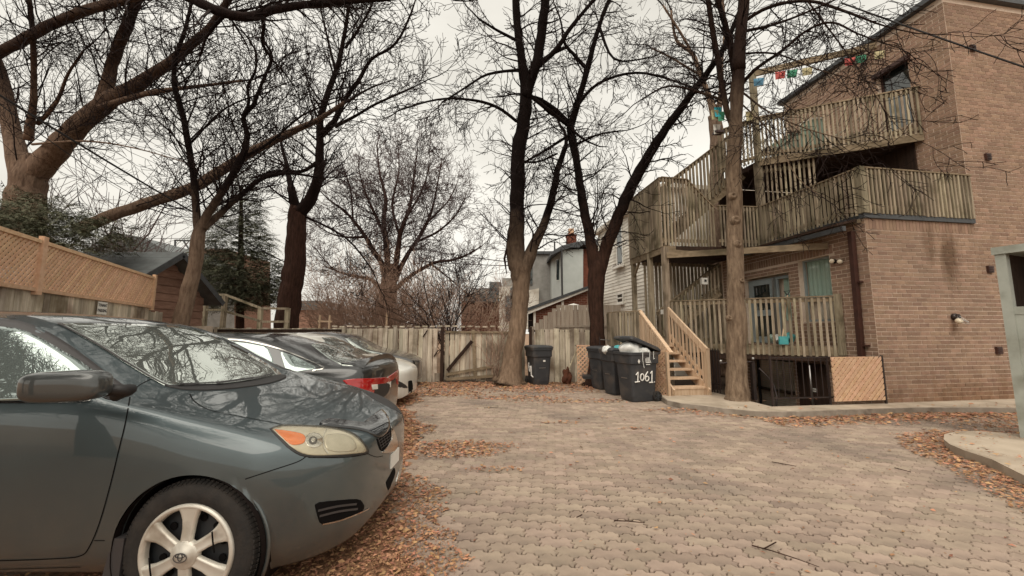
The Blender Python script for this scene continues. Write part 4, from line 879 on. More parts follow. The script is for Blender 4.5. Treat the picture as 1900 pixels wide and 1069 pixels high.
# far terraces left of the leaning tree
ft = thing('far_terrace', (-1, 36, 0), 'far grey terraced houses with roof decks left of the leaning tree', 'building')
for (u0, u1, v0, v1, Y, m) in ((926, 968, 532, 620, 32, m_siding), (932, 970, 516, 534, 33, m_grey_stucco), (908, 930, 523, 545, 36, m_shingle), (860, 928, 545, 560, 35, m_shingle), (856, 926, 558, 620, 37, m_brick_red), (880, 928, 535, 548, 38, m_grey_stucco)):
    wallpoly(ft, 'wall_block', m, [(u0, v1), (u1, v1), (u1, v0), (u0, v0)], Y, 5)
for u in range(878, 930, 6): one('roof_rail', m_slate, ft, 'bar', hp(u, 536, 34.8), hp(u, 548, 34.8), .05, .05, V((0, 1, 0)))
one('roof_rail', m_slate, ft, 'bar', hp(876, 536, 34.8), hp(930, 536, 34.8), .06, .06)
for (u, v) in ((946, 560), (946, 585), (955, 545)): one('window', m_glass, ft, 'box', hp(u, v, 31.9), (.35, 0, 0), (0, .05, 0), (0, 0, .5))
ldr = thing('ladder', hp(895, 600, 30), 'long wooden ladder leaning on the far grey house', 'ladder')
a0, a1_, b0_, b1_ = hp(905, 598, 30), hp(926, 545, 30), hp(914, 598, 30), hp(933, 545, 30)
one('stile', m_deck, ldr, 'bar', a0, a1_, .08, .06); one('stile', m_deck, ldr, 'bar', b0_, b1_, .08, .06)
for i in range(9): one('rung', m_deck, ldr, 'tube', [a0.lerp(a1_, (i+.5)/9), b0_.lerp(b1_, (i+.5)/9)], .03, 5)
# houses far left
lh = thing('far_left_house', (-22, 24, 0), 'low roofed house half hidden behind the left evergreen', 'house')
wallpoly(lh, 'roof', m_shingle, [(150, 470), (330, 476), (262, 440), (205, 430)], 22, 6); wallpoly(lh, 'wall', m_grey_stucco, [(160, 620), (320, 620), (320, 474), (160, 468)], 22.3, 5)
rb = thing('far_brick_house', (-20, 28, 0), 'far red brick house with roof deck rail behind the shed', 'house')
wallpoly(rb, 'wall', m_shedside, [(286, 620), (420, 620), (420, 462), (286, 462)], 27, 5)
for (a, b) in (((325, 445), (325, 464)), ((358, 447), (358, 464)), ((325, 446), (400, 448)), ((340, 446), (352, 464)), ((400, 448), (400, 464))): one('roof_rail', m_slate, rb, 'tube', [hp(*a, 26.8), hp(*b, 26.8)], .06, 5)
fg = thing('far_garden_house', (-14, 40, 0), 'distant tan house behind the dead-stub tree', 'house')
wallpoly(fg, 'wall', m_shedside, [(548, 620), (606, 620), (606, 574), (548, 574)], 40, 4); wallpoly(fg, 'roof', m_shingle, [(544, 575), (610, 575), (596, 558), (558, 558)], 39.7, 5)
dp_ = thing('garden_posts', (-6, 15, 0), 'two pale garden posts with a crosspiece rising behind the fence', 'posts')
for (u, v0) in ((594, 585), (612, 585), (718, 580)): one('post', m_stair, dp_, 'bar', V((hp(u, v0, 15).x, 15, 0)), hp(u, v0, 15), .06, .06, V((0, 1, 0)))
one('crosspiece', m_stair, dp_, 'bar', hp(590, 596, 15), hp(616, 597, 15), .05, .06)
# ------------------------------------------------------------------ metal cabinet at right
q0 = G(1893, 812, .1); tz = 2.52
cb_ = thing('metal_enclosure', q0+V((.6, 0, 0)), 'tall grey-green metal enclosure standing on the concrete pad at far right', 'enclosure')
dx_ = V((.93, .36, 0)); dy_ = V((-.36, .93, 0)); q0 = V((q0.x, q0.y, .1))-dy_*1.2
def cbx(name, m, x0, x1, y0, y1, z0, z1): return one(name, m, cb_, 'box', q0+dx_*((x0+x1)/2)+dy_*((y0+y1)/2)+EZ*((z0+z1)/2), dx_*((x1-x0)/2), dy_*((y1-y0)/2), EZ*((z1-z0)/2))
cbx('corner_post', m_green, 0, .1, 0, .1, 0, tz-.1); cbx('corner_post', m_green, 1.5, 1.6, 0, .1, 0, tz-.1); cbx('corner_post', m_green, 0, .1, 1.1, 1.2, 0, tz-.1); cbx('corner_post', m_green, 1.5, 1.6, 1.1, 1.2, 0, tz-.1)
cbx('top_rail', m_green, -.02, 1.62, -.02, 1.22, tz-.1, tz); cbx('middle_rail', m_green, .1, 1.5, .02, .08, 1.62, 1.72)
cbx('side_panel', m_green, .02, .05, .1, 1.1, .05, 1.6); cbx('side_rail', m_green, .012, .07, .1, 1.1, 1.6, 1.7); cbx('front_panel', m_green, .13, 1.48, .03, .06, .05, 1.61); cbx('back_panel', m_fence_dark, .1, 1.5, 1.12, 1.16, .05, tz-.1)
cbx('dark_inside', m_brownpipe, .3, 1.45, .5, .55, 1.5, tz-.25)
for z in (.55, .9, 1.2, 1.75, 2.3): one('bolt', m_steel, cb_, 'lathe', [(0, .02), (.016, .018), (.018, 0)], q0+dx_*.05+EZ*z, -dy_, EZ, n=8)
lump('plastic_sheet', q0+dx_*.55+dy_*.4+EZ*(tz+.035), .46, .4, .04, m_bag, 'crumpled white plastic sheet lying on the metal enclosure roof', 'plastic sheet', seed=5)
# ------------------------------------------------------------------ bins
def bin_(c, yaw, h, label, number=None, num_side='front', lid_open=0., lid_m=None, wd=.56, dp=.66):
    t = thing('wheeled_bin', c, label, 'bin', 'wheeled rubbish bins by the steps and fence'); c = V(c)
    fx = V((math.cos(yaw), math.sin(yaw), 0)); fy = V((-math.sin(yaw), math.cos(yaw), 0))   # front faces -fy
    def rect(w, d, z, n=4, rr=.06):
        pts = []
        for (sx, sy, a0) in ((1, -1, -90), (1, 1, 0), (-1, 1, 90), (-1, -1, 180)):
            for i in range(n+1):
                a = math.radians(a0+90*i/n); pts.append(c+fx*(sx*(w/2-rr)+rr*math.cos(a))+fy*(sy*(d/2-rr)+rr*math.sin(a))+EZ*z)
        return pts
    def loft(rings, cap0=True, cap1=True):
        n = len(rings[0]); vs = [p for r in rings for p in r]; fs = [(i*n+j, i*n+(j+1) % n, (i+1)*n+(j+1) % n, (i+1)*n+j) for i in range(len(rings)-1) for j in range(n)]
        if cap0: fs.append(tuple(range(n))[::-1])
        if cap1: fs.append(tuple((len(rings)-1)*n+j for j in range(n)))
        return vs, fs
    k = MB(); k.add(*loft([rect(wd*.74, dp*.74, .02), rect(wd*.78, dp*.8, .12), rect(wd*.9, dp*.92, h*.72), rect(wd*.99, dp*1.0, h*.74), rect(wd*1.0, dp*1.02, h*.9), rect(wd*1.06, dp*1.08, h*.905), rect(wd*1.06, dp*1.08, h*.95)], True, True)); body = k.build('body', m_bin, t, False)
    # lid
    k = MB(); lr = [rect(wd*1.1, dp*1.12, h*.95), rect(wd*1.1, dp*1.12, h*.985), rect(wd*.98, dp*1.0, h*1.02), rect(wd*.5, dp*.5, h*1.035)]
    if lid_open:
        R_ = Matrix.Rotation(lid_open, 3, fx); piv = c+fy*(dp*.56)+EZ*h*.96
        lr = [[piv+R_ @ (p-piv) for p in r] for r in lr]
    k.add(*loft(lr)); k.build('lid', lid_m or m_bin, t)
    for s_ in (-1, 1):
        wc = c+fx*(s_*wd*.42)+fy*(dp*.42)+EZ*.11
        w = MB(); w.lathe([(.03, -.03), (.09, -.03), (.11, -.02), (.11, .02), (.09, .03), (.085, .018), (.03, .02), (0, .03)], wc, fx*s_, EZ, n=18); wo = w.build('wheel', m_rubber, t)
        for i in range(6): a = i*math.pi/3; one('spoke', m_steel if False else m_bin, wo, 'bar', wc+fx*s_*.026, wc+fx*s_*.026+(EZ*math.cos(a)+fy*math.sin(a))*.085, .022, .012)
    one('handle', m_bin, t, 'tube', [c+fx*(-wd*.4)+fy*dp*.5+EZ*h*.9, c+fx*(-wd*.4)+fy*dp*.6+EZ*h*.93, c+fx*(wd*.4)+fy*dp*.6+EZ*h*.93, c+fx*(wd*.4)+fy*dp*.5+EZ*h*.9], .018, 6)
    one('lift_bar', m_steel, t, 'bar', c-fy*dp*.43+fx*-.1+EZ*h*.45, c-fy*dp*.43+fx*.1+EZ*h*.45, .02, .02)
    return t, c, fx, fy, body
YB = math.radians(-70)
m_chalk = mat('white_paint_marks', (.82, .8, .76), rough=.8)
def scrawl(par, c, xd, yd, strokes, w, m=None):
    for st in strokes: 
        pts = [c+xd*x+yd*y for x, y in st]; one('paint_mark', m or m_chalk, par, 'tube', pts, w, 5)
def circ(cx, cy, rx, ry, n=12): return [(cx+rx*math.cos(2*math.pi*i/n), cy+ry*math.sin(2*math.pi*i/n)) for i in range(n+1)]
N1061 = [[(-.24, .05), (-.19, .11), (-.19, -.09)], [(-.26, -.1), (-.14, -.09)], circ(-.08, .0, .045, .07), [(.06, .11), (.0, .03), (-.0, -.04)], circ(.045, -.035, .045, .05), [(.13, .07), (.17, .12), (.17, -.11)], [(.1, -.12), (.2, -.12)], [(.235, -.115), (.245, -.115)]]
pb1 = G(1192, 748, 0)+V((0, .32, 0))
t1, c1, fx1, fy1, body1 = bin_(pb1, YB, 1.1, 'large black bin numbered 1061 with its lid propped open by bags', lid_open=-.36, wd=.62, dp=.74)
nsd = c1+fx1*.287+EZ*.52
scrawl(t1, nsd+EZ*.01, fy1, (EZ*1+fx1*.09).normalized(), N1061, .013)
mk = c1+fx1*.315+EZ*.88   # moulded bin mark: small row of uprights over a bar
scrawl(t1, mk+fy1*.06, fy1, EZ, [[(-.05, -.09), (.05, -.09)], [(-.05, -.05), (.05, -.05)], [(-.05, -.04), (-.05, .04)], [(-.02, -.04), (-.02, .06)], [(.015, -.04), (.015, .06)], [(.045, -.04), (.045, .03)]], .007)
k = MB(); q = mk-fy1*.17-EZ*.02; k.add([q+EZ*.05, q+fy1*.03, q-EZ*.05, q-fy1*.03], [(0, 1, 2, 3)]); k.build('sticker', m_white, t1)
t2_, c2_, fx2, fy2, _ = bin_(G(1152, 735, 0)+V((.0, .3, 0)), YB, 1.08, 'black bin behind the propped bin, turquoise bag on its lid', wd=.56, dp=.6)
t3_, c3_, fx3, fy3, _ = bin_(G(1125, 724, 0)+V((.0, .3, 0)), YB+.06, 1.08, 'black bin nearest the lattice, lid shut, partly numbered', wd=.56, dp=.62)
scrawl(t3_, c3_+fx3*.262+EZ*.52+fy3*.02, fy3, EZ, [[(-.05, .13), (-.05, -.13)], circ(.06, 0, .05, .12)], .013)
t4_, c4_, fx4, fy4, _ = bin_(G(1001, 716, 0)+V((.0, .3, 0)), math.radians(17), 1.08, 'black bin standing alone against the back fence', wd=.6, dp=.66)
scrawl(t4_, c4_-fx4*.262+EZ*.42, fy4*-1, EZ, [[(-.1, .2), (-.1, .05)], circ(.0, .02, .06, .07), [(.1, .12), (.1, -.12)], [(.1, -.14), (.24, -.18)]], .018)
one('label', m_white, t4_, 'box', c4_-fy4*.317+EZ*.68+fx4*.05, fx4*.035, fy4*.004, EZ*.025)
lump('rubbish_bag', c1+EZ*1.1-fy1*.14, .24, .3, .17, m_bag, 'white rubbish bag bulging under the propped bin lid', 'bag', seed=8, amp=.1)
lump('rubbish_bag', c1+EZ*1.08-fy1*.0+fx1*.26, .13, .05, .06, m_bag, 'knotted bag tie hanging over the rim of the propped bin', 'bag', seed=9, amp=.2)
for i, dx in enumerate((-.08, .1, .2)): tag(one('bag_tie', m_bag, None, 'tube', [c1+fx1*.34+fy1*dx+EZ*1.07, c1+fx1*.335+fy1*(dx-.01)+EZ*.9, c1+fx1*.325+fy1*(dx+.03)+EZ*(.72+.1*i)], .006, 5), 'white plastic tie dangling down the side of the propped bin', 'bag tie', 'ties hanging from the propped bin')
lump('rubbish_bag', c2_+EZ*1.05-fx2*.0-fy2*.25, .12, .14, .1, m_bag, 'white bag squeezed out of the middle bin', 'bag', seed=10, amp=.15)
lump('rubbish_bag', c2_+EZ*1.1+fx2*.18, .16, .16, .06, m_bag_b, 'turquoise bag flattened on the middle bin lid', 'bag', seed=11, amp=.15)
# garden tools by the lattice
sv = thing('garden_shovel', P(1052, 705, 11.5), 'rusty long-handled shovel leaning on the grey fence right of the lone bin', 'shovel')
m_rust = mat('rusty_metal', (.12, .045, .025), (.07, .03, .02), 12, .85)
one('shaft', m_deck, sv, 'tube', [P(1072, 645, 11.8), P(1054, 688, 11.5)], .018, 6); k = MB(); k.tube([P(1072, 645, 11.8), P(1067, 641, 11.8), P(1076, 640, 11.8), P(1072, 645, 11.8)], .016, 6); k.build('handle', m_black, sv)
lump('dead_plant', P(1052, 700, 11.45), .12, .08, .2, m_rust, 'clump of rust brown dead plant at the foot of the fence', 'plant', seed=12, amp=.3)
ds = thing('dust_pan', P(1090, 700, 10.9), 'long-handled black dust pan standing by the low lattice', 'dust pan')
one('handle', m_metal_k, ds, 'tube', [P(1101, 672, 10.9), P(1094, 697, 10.8)], .012, 6); one('pan', m_black, ds, 'box', P(1090, 699, 10.75), (.13, 0, 0), (0, .08, .02), (0, 0, .035))
tr_ = thing('tree_rail', P(1120, 632, 11), 'thin metal rod frame above the lattice at the dark trunk', 'rail')
one('rod', m_metal_k, tr_, 'tube', [P(1113, 640, 10.9), P(1113, 625, 10.9)], .015, 5); one('rod', m_steel, tr_, 'tube', [P(1113, 630, 10.9), P(1140, 632, 10.9)], .012, 5)
# ------------------------------------------------------------------ overhead cables
def cable(pts, r, label, sag=0.):
    n = 14; a, b = V(pts[0]), V(pts[1]); k = MB(); k.tube([a.lerp(b, i/n)-EZ*(sag*4*(i/n)*(1-i/n)) for i in range(n+1)], r, 6); tag(k.build('overhead_cable', m_cable), label, 'cable')
cable((P(-60, 140, 5.5), P(540, 492, 16)), .02, 'thick black cable crossing the upper left towards the thin tree', .12)
cable((P(-60, 148, 5.5), P(380, 418, 15)), .009, 'thin cable running just below the thick left cable', .35)
cable((P(150, 275, 9), P(420, 425, 16)), .009, 'thin slack cable below the others at upper left', .3)
cable((P(1560, 5, 7.6), P(2000, 158, 6.5)), .017, 'black service cable crossing the top right brick wall', .02)
cable((P(740, 455, 30), P(1110, 498, 28)), .03, 'upper cable strung behind the leaning tree', .3)
cable((P(780, 485, 32), P(1110, 492, 30)), .03, 'lower cable strung behind the leaning tree', .2)
cable((P(200, 440, 30), P(520, 436, 34)), .02, 'far thin cable behind the left trees', .2)
# ------------------------------------------------------------------ trees
TR = random.Random(21)
def rv(): 
    while True:
        v = V((TR.uniform(-1, 1), TR.uniform(-1, 1), TR.uniform(-1, 1)))
        if .05 < v.length < 1: return v.normalized()
class TwigCount: n = 0
def grow(mb, p, d, L, r, lev, maxlev, up, spread, dens, minr, wig):
    nseg = 6 if lev == 1 else (4 if lev == 2 else 3)
    pts = [p]; rad = [r]; dd = d.normalized(); sl = L/nseg; kids = []
    for i in range(nseg):
        dd = (dd+rv()*wig+EZ*up).normalized(); p = p+dd*sl; pts.append(p); t = (i+1)/nseg; rad.append(max(minr, r*(1-t*.75)))
        kids.append((p, dd.copy(), rad[-1], t))
    mb.tube(pts, rad, 5 if lev == 1 and r > .03 else 3, False); TwigCount.n += 1
    if lev >= maxlev: return
    cnt = dens[lev]*L; k = int(cnt)+(1 if TR.random() < cnt-int(cnt) else 0)
    for _ in range(max(k, 1)):
        t = TR.uniform(.15, 1); j = min(nseg-1, int(t*nseg)); q, dq, rq, tq = kids[j]
        q = pts[j].lerp(pts[j+1], t*nseg-j)
        sdv = rv(); sdv = (sdv-dq*sdv.dot(dq)).normalized()
        a = TR.uniform(*spread); nd = dq*math.cos(a)+sdv*math.sin(a)
        grow(mb, q, nd, L*TR.uniform(.32, .62)*(1.15-.5*t), max(minr, rq*TR.uniform(.45, .7)), lev+1, maxlev, up, spread, dens, minr, wig)
def smooth_path(pts, sub=4):
    res = []
    for i in range(len(pts)-1):
        p0, p1, p2, p3 = pts[max(i-1, 0)], pts[i], pts[i+1], pts[min(i+2, len(pts)-1)]
        for s in range(sub):
            t = s/sub; t2, t3 = t*t, t*t*t
            res.append(tuple(.5*((2*p1[j])+(-p0[j]+p2[j])*t+(2*p0[j]-5*p1[j]+4*p2[j]-p3[j])*t2+(-p0[j]+3*p1[j]-3*p2[j]+p3[j])*t3) for j in range(len(p1))))
    res.append(tuple(pts[-1])); return res
def limb_path(limb, wob=.07):
    """limb: list of (u, v, Y, width_px) -> points, radii"""
    sp_ = smooth_path(limb, 4); pts = []; rad = []
    for (u, v, Y, w) in sp_:
        p = P(u, v, Y); r = max(.006, w*.5*Y/F_PX/math.sqrt(1+((u-950)/F_PX)**2*.85)); pts.append(p+rv()*(r*wob)); rad.append(r*TR.uniform(.96, 1.04))
    return pts, rad
from mathutils import noise as mnoise
def bark_tube(mb, pts, rad, n, amp, base_z, root=1.):
    # resample, then push the surface in and out into furrowed plates
    P2, R2 = [pts[0]], [rad[0]]
    for i in range(len(pts)-1):
        L = (pts[i+1]-pts[i]).length; k = max(1, int(L/.09))
        for j in range(1, k+1): P2.append(pts[i].lerp(pts[i+1], j/k)); R2.append(rad[i]+(rad[i+1]-rad[i])*j/k)
    v0 = len(mb.v); mb.tube(P2, R2, n); z0 = pts[0].z
    ph = TR.uniform(0, 6.28)
    for i in range(len(P2)):
        for j in range(n):
            v = mb.v[v0+i*n+j]; c = P2[i]; d = v-c; r = d.length
            if r < 1e-6: continue
            th = 2*math.pi*j/n
            q = V((math.cos(th)*2.6, math.sin(th)*2.6, c.z*1.6+c.x*.8))
            f = mnoise.noise(q*1.0)*1.6+abs(mnoise.noise(V((q.x*3.2, q.y*3.2, q.z*1.1))))*1.5-.5+mnoise.noise(V((q.x*.5, q.y*.5, q.z*.6)))*1.2
            g = 1+amp*f
            if base_z is not None:
                h = max(0, 1-(c.z-z0)/.55); g += root*h*h*(.18+.3*max(0, math.sin(5*th+ph))*h)
            mb.v[v0+i*n+j] = c+d*g
def tree(name, label, base, trunk, limbs, m_tr, m_br, l1=1.6, every=.33, maxlev=3, up=.08, spread=(.5, 1.15), dens=(0, 4.2, 6), minr=.0045, wig=.22, skip=.12, group=None, flare=1.35, tw_m=None, lvl1_r=.35, base_z=None, r1cap=.05):
    t = thing(name, base, label, 'tree', group)
    tp, tr = limb_path(trunk, .06)
    if base_z is not None: tp = [V((tp[0].x, tp[0].y, base_z))]+tp; tr = [tr[0]*flare]+tr
    k = MB(); bark_tube(k, tp, tr, 44, .055, base_z, 0 if flare < 1.1 else 1)
    k.build('trunk', m_tr, t, True)
    br = MB(); tw = MB()
    for limb in limbs:
        lp, lr = limb_path(limb, .1)
        if lr[0] > .07: bark_tube(br, lp, lr, 20, .05, None)
        else: br.tube(lp, lr, 8)
    for limb in limbs:
        lp, lr = limb_path(limb, 0); acc = TR.uniform(0, every); tot = sum((lp[i+1]-lp[i]).length for i in range(len(lp)-1)); run = 0
        for i in range(len(lp)-1):
            seg = lp[i+1]-lp[i]; L = seg.length
            if L < 1e-5: continue
            x = acc
            while x < L:
                f = (run+x)/tot
                if f > skip:
                    r = lr[i]; sdv = rv(); dn = seg/L; sdv = (sdv-dn*sdv.dot(dn)).normalized()
                    a = TR.uniform(.55, 1.2); d = dn*math.cos(a)+sdv*math.sin(a)
                    grow(tw, lp[i]+dn*x, d, l1*TR.uniform(.55, 1.25)*(1.1-.45*f), min(r1cap, max(minr*1.6, r*lvl1_r)), 1, maxlev, up, spread, dens, minr, wig)
                x += every*TR.uniform(.6, 1.4)
            acc = x-L; run += L
        # tip
        grow(tw, lp[-1], lp[-1]-lp[-2], l1, lr[-1]*.9, 1, maxlev, up, spread, dens, minr, wig)
    br.build('limbs', m_br, t, True)
    tw.build('twigs', tw_m or m_twig, t, False)
    return t
# big maple on the far left
tree('maple_tree', 'huge old maple leaning in from the far left with thick limbs', P(60, 620, 10.5),
     [(60, 620, 10.5, 103.2), (45, 480, 10.5, 92.9), (48, 380, 10.5, 84.3), (55, 330, 10.5, 72.2), (64, 290, 10.5, 43.0)],
     [[(50, 345, 10.5, 60.2), (75, 310, 10.5, 60.2), (130, 250, 10.2, 49.9), (190, 195, 10, 41.3), (260, 155, 9.7, 31.0), (330, 105, 9.2, 22.4), (390, 50, 8.7, 17.2), (430, -10, 8.3, 13.8)],
      [(190, 190, 10, 34.4), (208, 120, 9.8, 25.8), (235, 50, 9.4, 25.8), (262, -20, 9, 22.4)],
      [(45, 350, 10.5, 56.8), (20, 230, 10.6, 39.6), (2, 150, 10.6, 36.1), (-20, 80, 10.6, 32.7)],
      [(-10, 105, 10.5, 29.2), (50, 70, 9.6, 27.5), (130, 30, 8.6, 25.8), (210, 5, 7.8, 24.1), (290, -15, 7, 20.6)],
      [(52, 260, 10.4, 22.4), (62, 180, 10, 14.6), (62, 90, 9.6, 12.9), (55, 0, 9.2, 11.2)],
      [(70, 230, 10.4, 12.0), (105, 190, 10, 8.6), (125, 140, 9.7, 6.9), (155, 95, 9.4, 5.2)],
      [(140, 430, 11, 34.4), (200, 402, 11.4, 29.2), (290, 372, 11.8, 25.8), (370, 342, 12, 24.1), (450, 292, 12, 20.6), (530, 250, 11.8, 15.5), (590, 222, 11.5, 10.3), (640, 190, 11.2, 6.9)],
      [(185, 200, 9.9, 17.2), (280, 172, 9.3, 12.0), (370, 160, 8.8, 7.7), (450, 150, 8.4, 5.2)],
      [(60, 268, 10.2, 6.9), (160, 262, 9.2, 5.2), (250, 275, 8.7, 3.4), (340, 300, 8.4, 2.6)]],
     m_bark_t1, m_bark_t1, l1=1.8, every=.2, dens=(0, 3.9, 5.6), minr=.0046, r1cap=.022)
# overhanging limb at the top
tree('overhanging_maple', 'thick dark limb entering from the top left edge of the picture', P(300, -60, 6.4),
     [(230, -120, 6.6, 40), (310, -40, 6.5, 30), (350, -5, 6.4, 24)],
     [[(345, -8, 6.4, 24), (400, 18, 6.4, 22), (455, 32, 6.5, 20), (520, 16, 6.6, 17), (590, 6, 6.8, 14), (680, 0, 7, 11), (770, -8, 7.2, 8)],
      [(420, 26, 6.5, 9), (385, 65, 6.9, 6), (370, 110, 7.2, 4)], [(478, 25, 6.6, 10), (490, 45, 6.9, 8), (487, 80, 7.2, 7), (505, 110, 7.5, 6)]],
     m_bark, m_bark, l1=1.3, every=.12, dens=(0, 4, 5), minr=.0045, up=-.02)
# thin forked tree by the shed
tree('forked_tree', 'slim forked tree growing in front of the shed', P(338, 615, 9.3),
     [(326, 640, 9.3, 40), (338, 590, 9.3, 33), (350, 540, 9.3, 31), (362, 490, 9.3, 28), (369, 435, 9.3, 26), (372, 410, 9.3, 12)],
     [[(369, 455, 9.3, 14), (366, 420, 9.3, 17), (362, 360, 9.2, 15), (352, 280, 9, 14), (338, 210, 8.8, 13), (324, 160, 8.6, 12), (325, 110, 8.4, 10), (345, 50, 8.2, 8), (358, -10, 8, 7)],
      [(370, 455, 9.3, 14), (378, 412, 9.3, 18), (400, 375, 9.2, 16), (425, 335, 9.1, 15), (450, 292, 9, 14), (458, 250, 8.9, 11), (452, 215, 8.8, 10), (470, 196, 8.7, 10), (478, 175, 8.6, 7), (492, 140, 8.5, 7), (505, 105, 8.3, 6), (490, 75, 8.2, 5), (486, 40, 8.1, 4)],
      [(378, 425, 9.3, 14), (410, 395, 9.6, 13), (450, 360, 9.9, 11), (490, 330, 10.2, 9), (540, 322, 10.5, 6), (590, 330, 10.8, 4)],
      [(452, 212, 8.8, 7), (462, 190, 8.8, 6), (460, 160, 8.8, 6), (474, 130, 8.7, 5), (472, 90, 8.6, 4), (440, 45, 8.4, 3)],
      [(455, 290, 9, 7), (500, 265, 9.1, 5), (560, 215, 9.3, 4), (620, 190, 9.5, 3)],
      [(350, 270, 9, 5), (420, 200, 8.4, 4), (500, 170, 8, 3)]],
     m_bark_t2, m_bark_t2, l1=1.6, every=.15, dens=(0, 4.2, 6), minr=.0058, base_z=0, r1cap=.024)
# tree with dead stub behind the fence
tree('stub_tree', 'dark tree with a dead stub fork behind the wooden railing', P(540, 620, 14.5),
     [(530, 625, 14.5, 46), (535, 570, 14.5, 44), (545, 510, 14.5, 42), (550, 450, 14.5, 38), (552, 400, 14.5, 36), (554, 388, 14.5, 34)],
     [[(550, 400, 14.5, 22), (545, 370, 14.4, 18), (540, 348, 14.4, 16)],
      [(556, 395, 14.5, 28), (578, 365, 14.3, 24), (590, 330, 14, 20), (594, 280, 13.7, 16), (594, 225, 13.4, 14), (608, 175, 13, 12), (626, 125, 12.6, 10), (640, 60, 12.2, 8), (650, -10, 11.8, 6)],
      [(596, 250, 13.5, 14), (620, 225, 13.2, 12), (640, 185, 12.9, 9), (665, 150, 12.6, 8), (690, 110, 12.3, 6), (735, 80, 12, 5), (765, 20, 11.7, 4)],
      [(622, 235, 13.2, 8), (660, 215, 13, 6), (700, 192, 12.8, 5), (760, 165, 12.6, 4)],
      [(590, 300, 13.8, 9), (560, 318, 13.6, 7), (515, 318, 13.4, 6), (470, 330, 13.2, 4)],
      [(622, 130, 12.6, 6), (610, 80, 12.4, 5), (598, 30, 12.2, 4), (590, -10, 12, 4)],
      [(640, 90, 12.4, 6), (668, 50, 12.2, 5), (690, 10, 12, 4)],
      [(552, 395, 14.5, 5), (640, 440, 14.4, 4), (690, 500, 14.3, 3)]],
     m_bark_b, m_bark, l1=2.2, every=.19, dens=(0, 3.3, 4.6), minr=.008, base_z=0, r1cap=.035)
# far round tree
FT = [[(721, 560, 24, 16), (712, 500, 24, 12), (690, 460, 23.5, 9), (668, 425, 23, 7), (640, 392, 22.5, 5), (612, 372, 22, 3), (590, 350, 21.5, 1.6)],
      [(722, 550, 24, 16), (718, 470, 24, 11), (712, 410, 24.3, 9), (716, 370, 24.6, 7), (704, 320, 25, 4), (700, 270, 25.2, 2)],
      [(724, 550, 24, 15), (736, 480, 24, 11), (744, 430, 23.6, 9), (760, 385, 23.2, 6), (768, 330, 22.8, 4), (775, 275, 22.4, 2)],
      [(724, 540, 24, 12), (752, 480, 24.4, 9), (778, 440, 24.8, 7), (800, 395, 25.2, 5), (812, 340, 25.6, 3), (820, 295, 26, 1.6)],
      [(724, 545, 24, 10), (765, 510, 23.6, 7), (805, 488, 23.2, 6), (842, 482, 22.8, 5), (872, 470, 22.4, 3), (896, 455, 22, 1.6)],
      [(720, 555, 24, 10), (690, 520, 24.4, 7), (655, 512, 24.8, 5), (620, 500, 25.2, 3), (592, 470, 25.6, 1.6)],
      [(716, 440, 24, 6), (692, 390, 23, 5), (672, 340, 22.5, 3), (664, 300, 22, 1.6)], [(742, 440, 24, 6), (728, 380, 25, 5), (740, 320, 25.6, 3), (738, 262, 26, 1.6)],
      [(770, 450, 24.6, 5), (812, 430, 24, 4), (845, 400, 23.5, 3), (862, 370, 23, 1.6)], [(676, 440, 23.3, 5), (640, 440, 23, 4), (606, 430, 22.6, 2.4), (580, 410, 22, 1.4)],
      [(790, 415, 25, 4), (830, 375, 25.5, 3), (848, 340, 26, 1.6)], [(655, 410, 22.8, 4), (650, 350, 22.4, 3), (636, 310, 22, 1.6)], [(800, 490, 23.2, 4), (838, 520, 23, 2.4), (866, 545, 22.8, 1.4)], [(756, 400, 23.4, 5), (785, 350, 23, 3), (798, 300, 22.6, 1.6)]]
tree('round_tree', 'far bare tree with a dense round crown beyond the fence', P(720, 620, 24),
     [(720, 625, 24, 34), (720, 570, 24, 32), (722, 530, 24, 30), (724, 490, 24, 22)], FT, m_bark_b, m_bark_b, l1=2.4, every=.13, dens=(0, 3.6, 4.2), minr=.0095, up=.04, base_z=0, tw_m=m_twig_far, wig=.36, r1cap=.03, skip=.25)
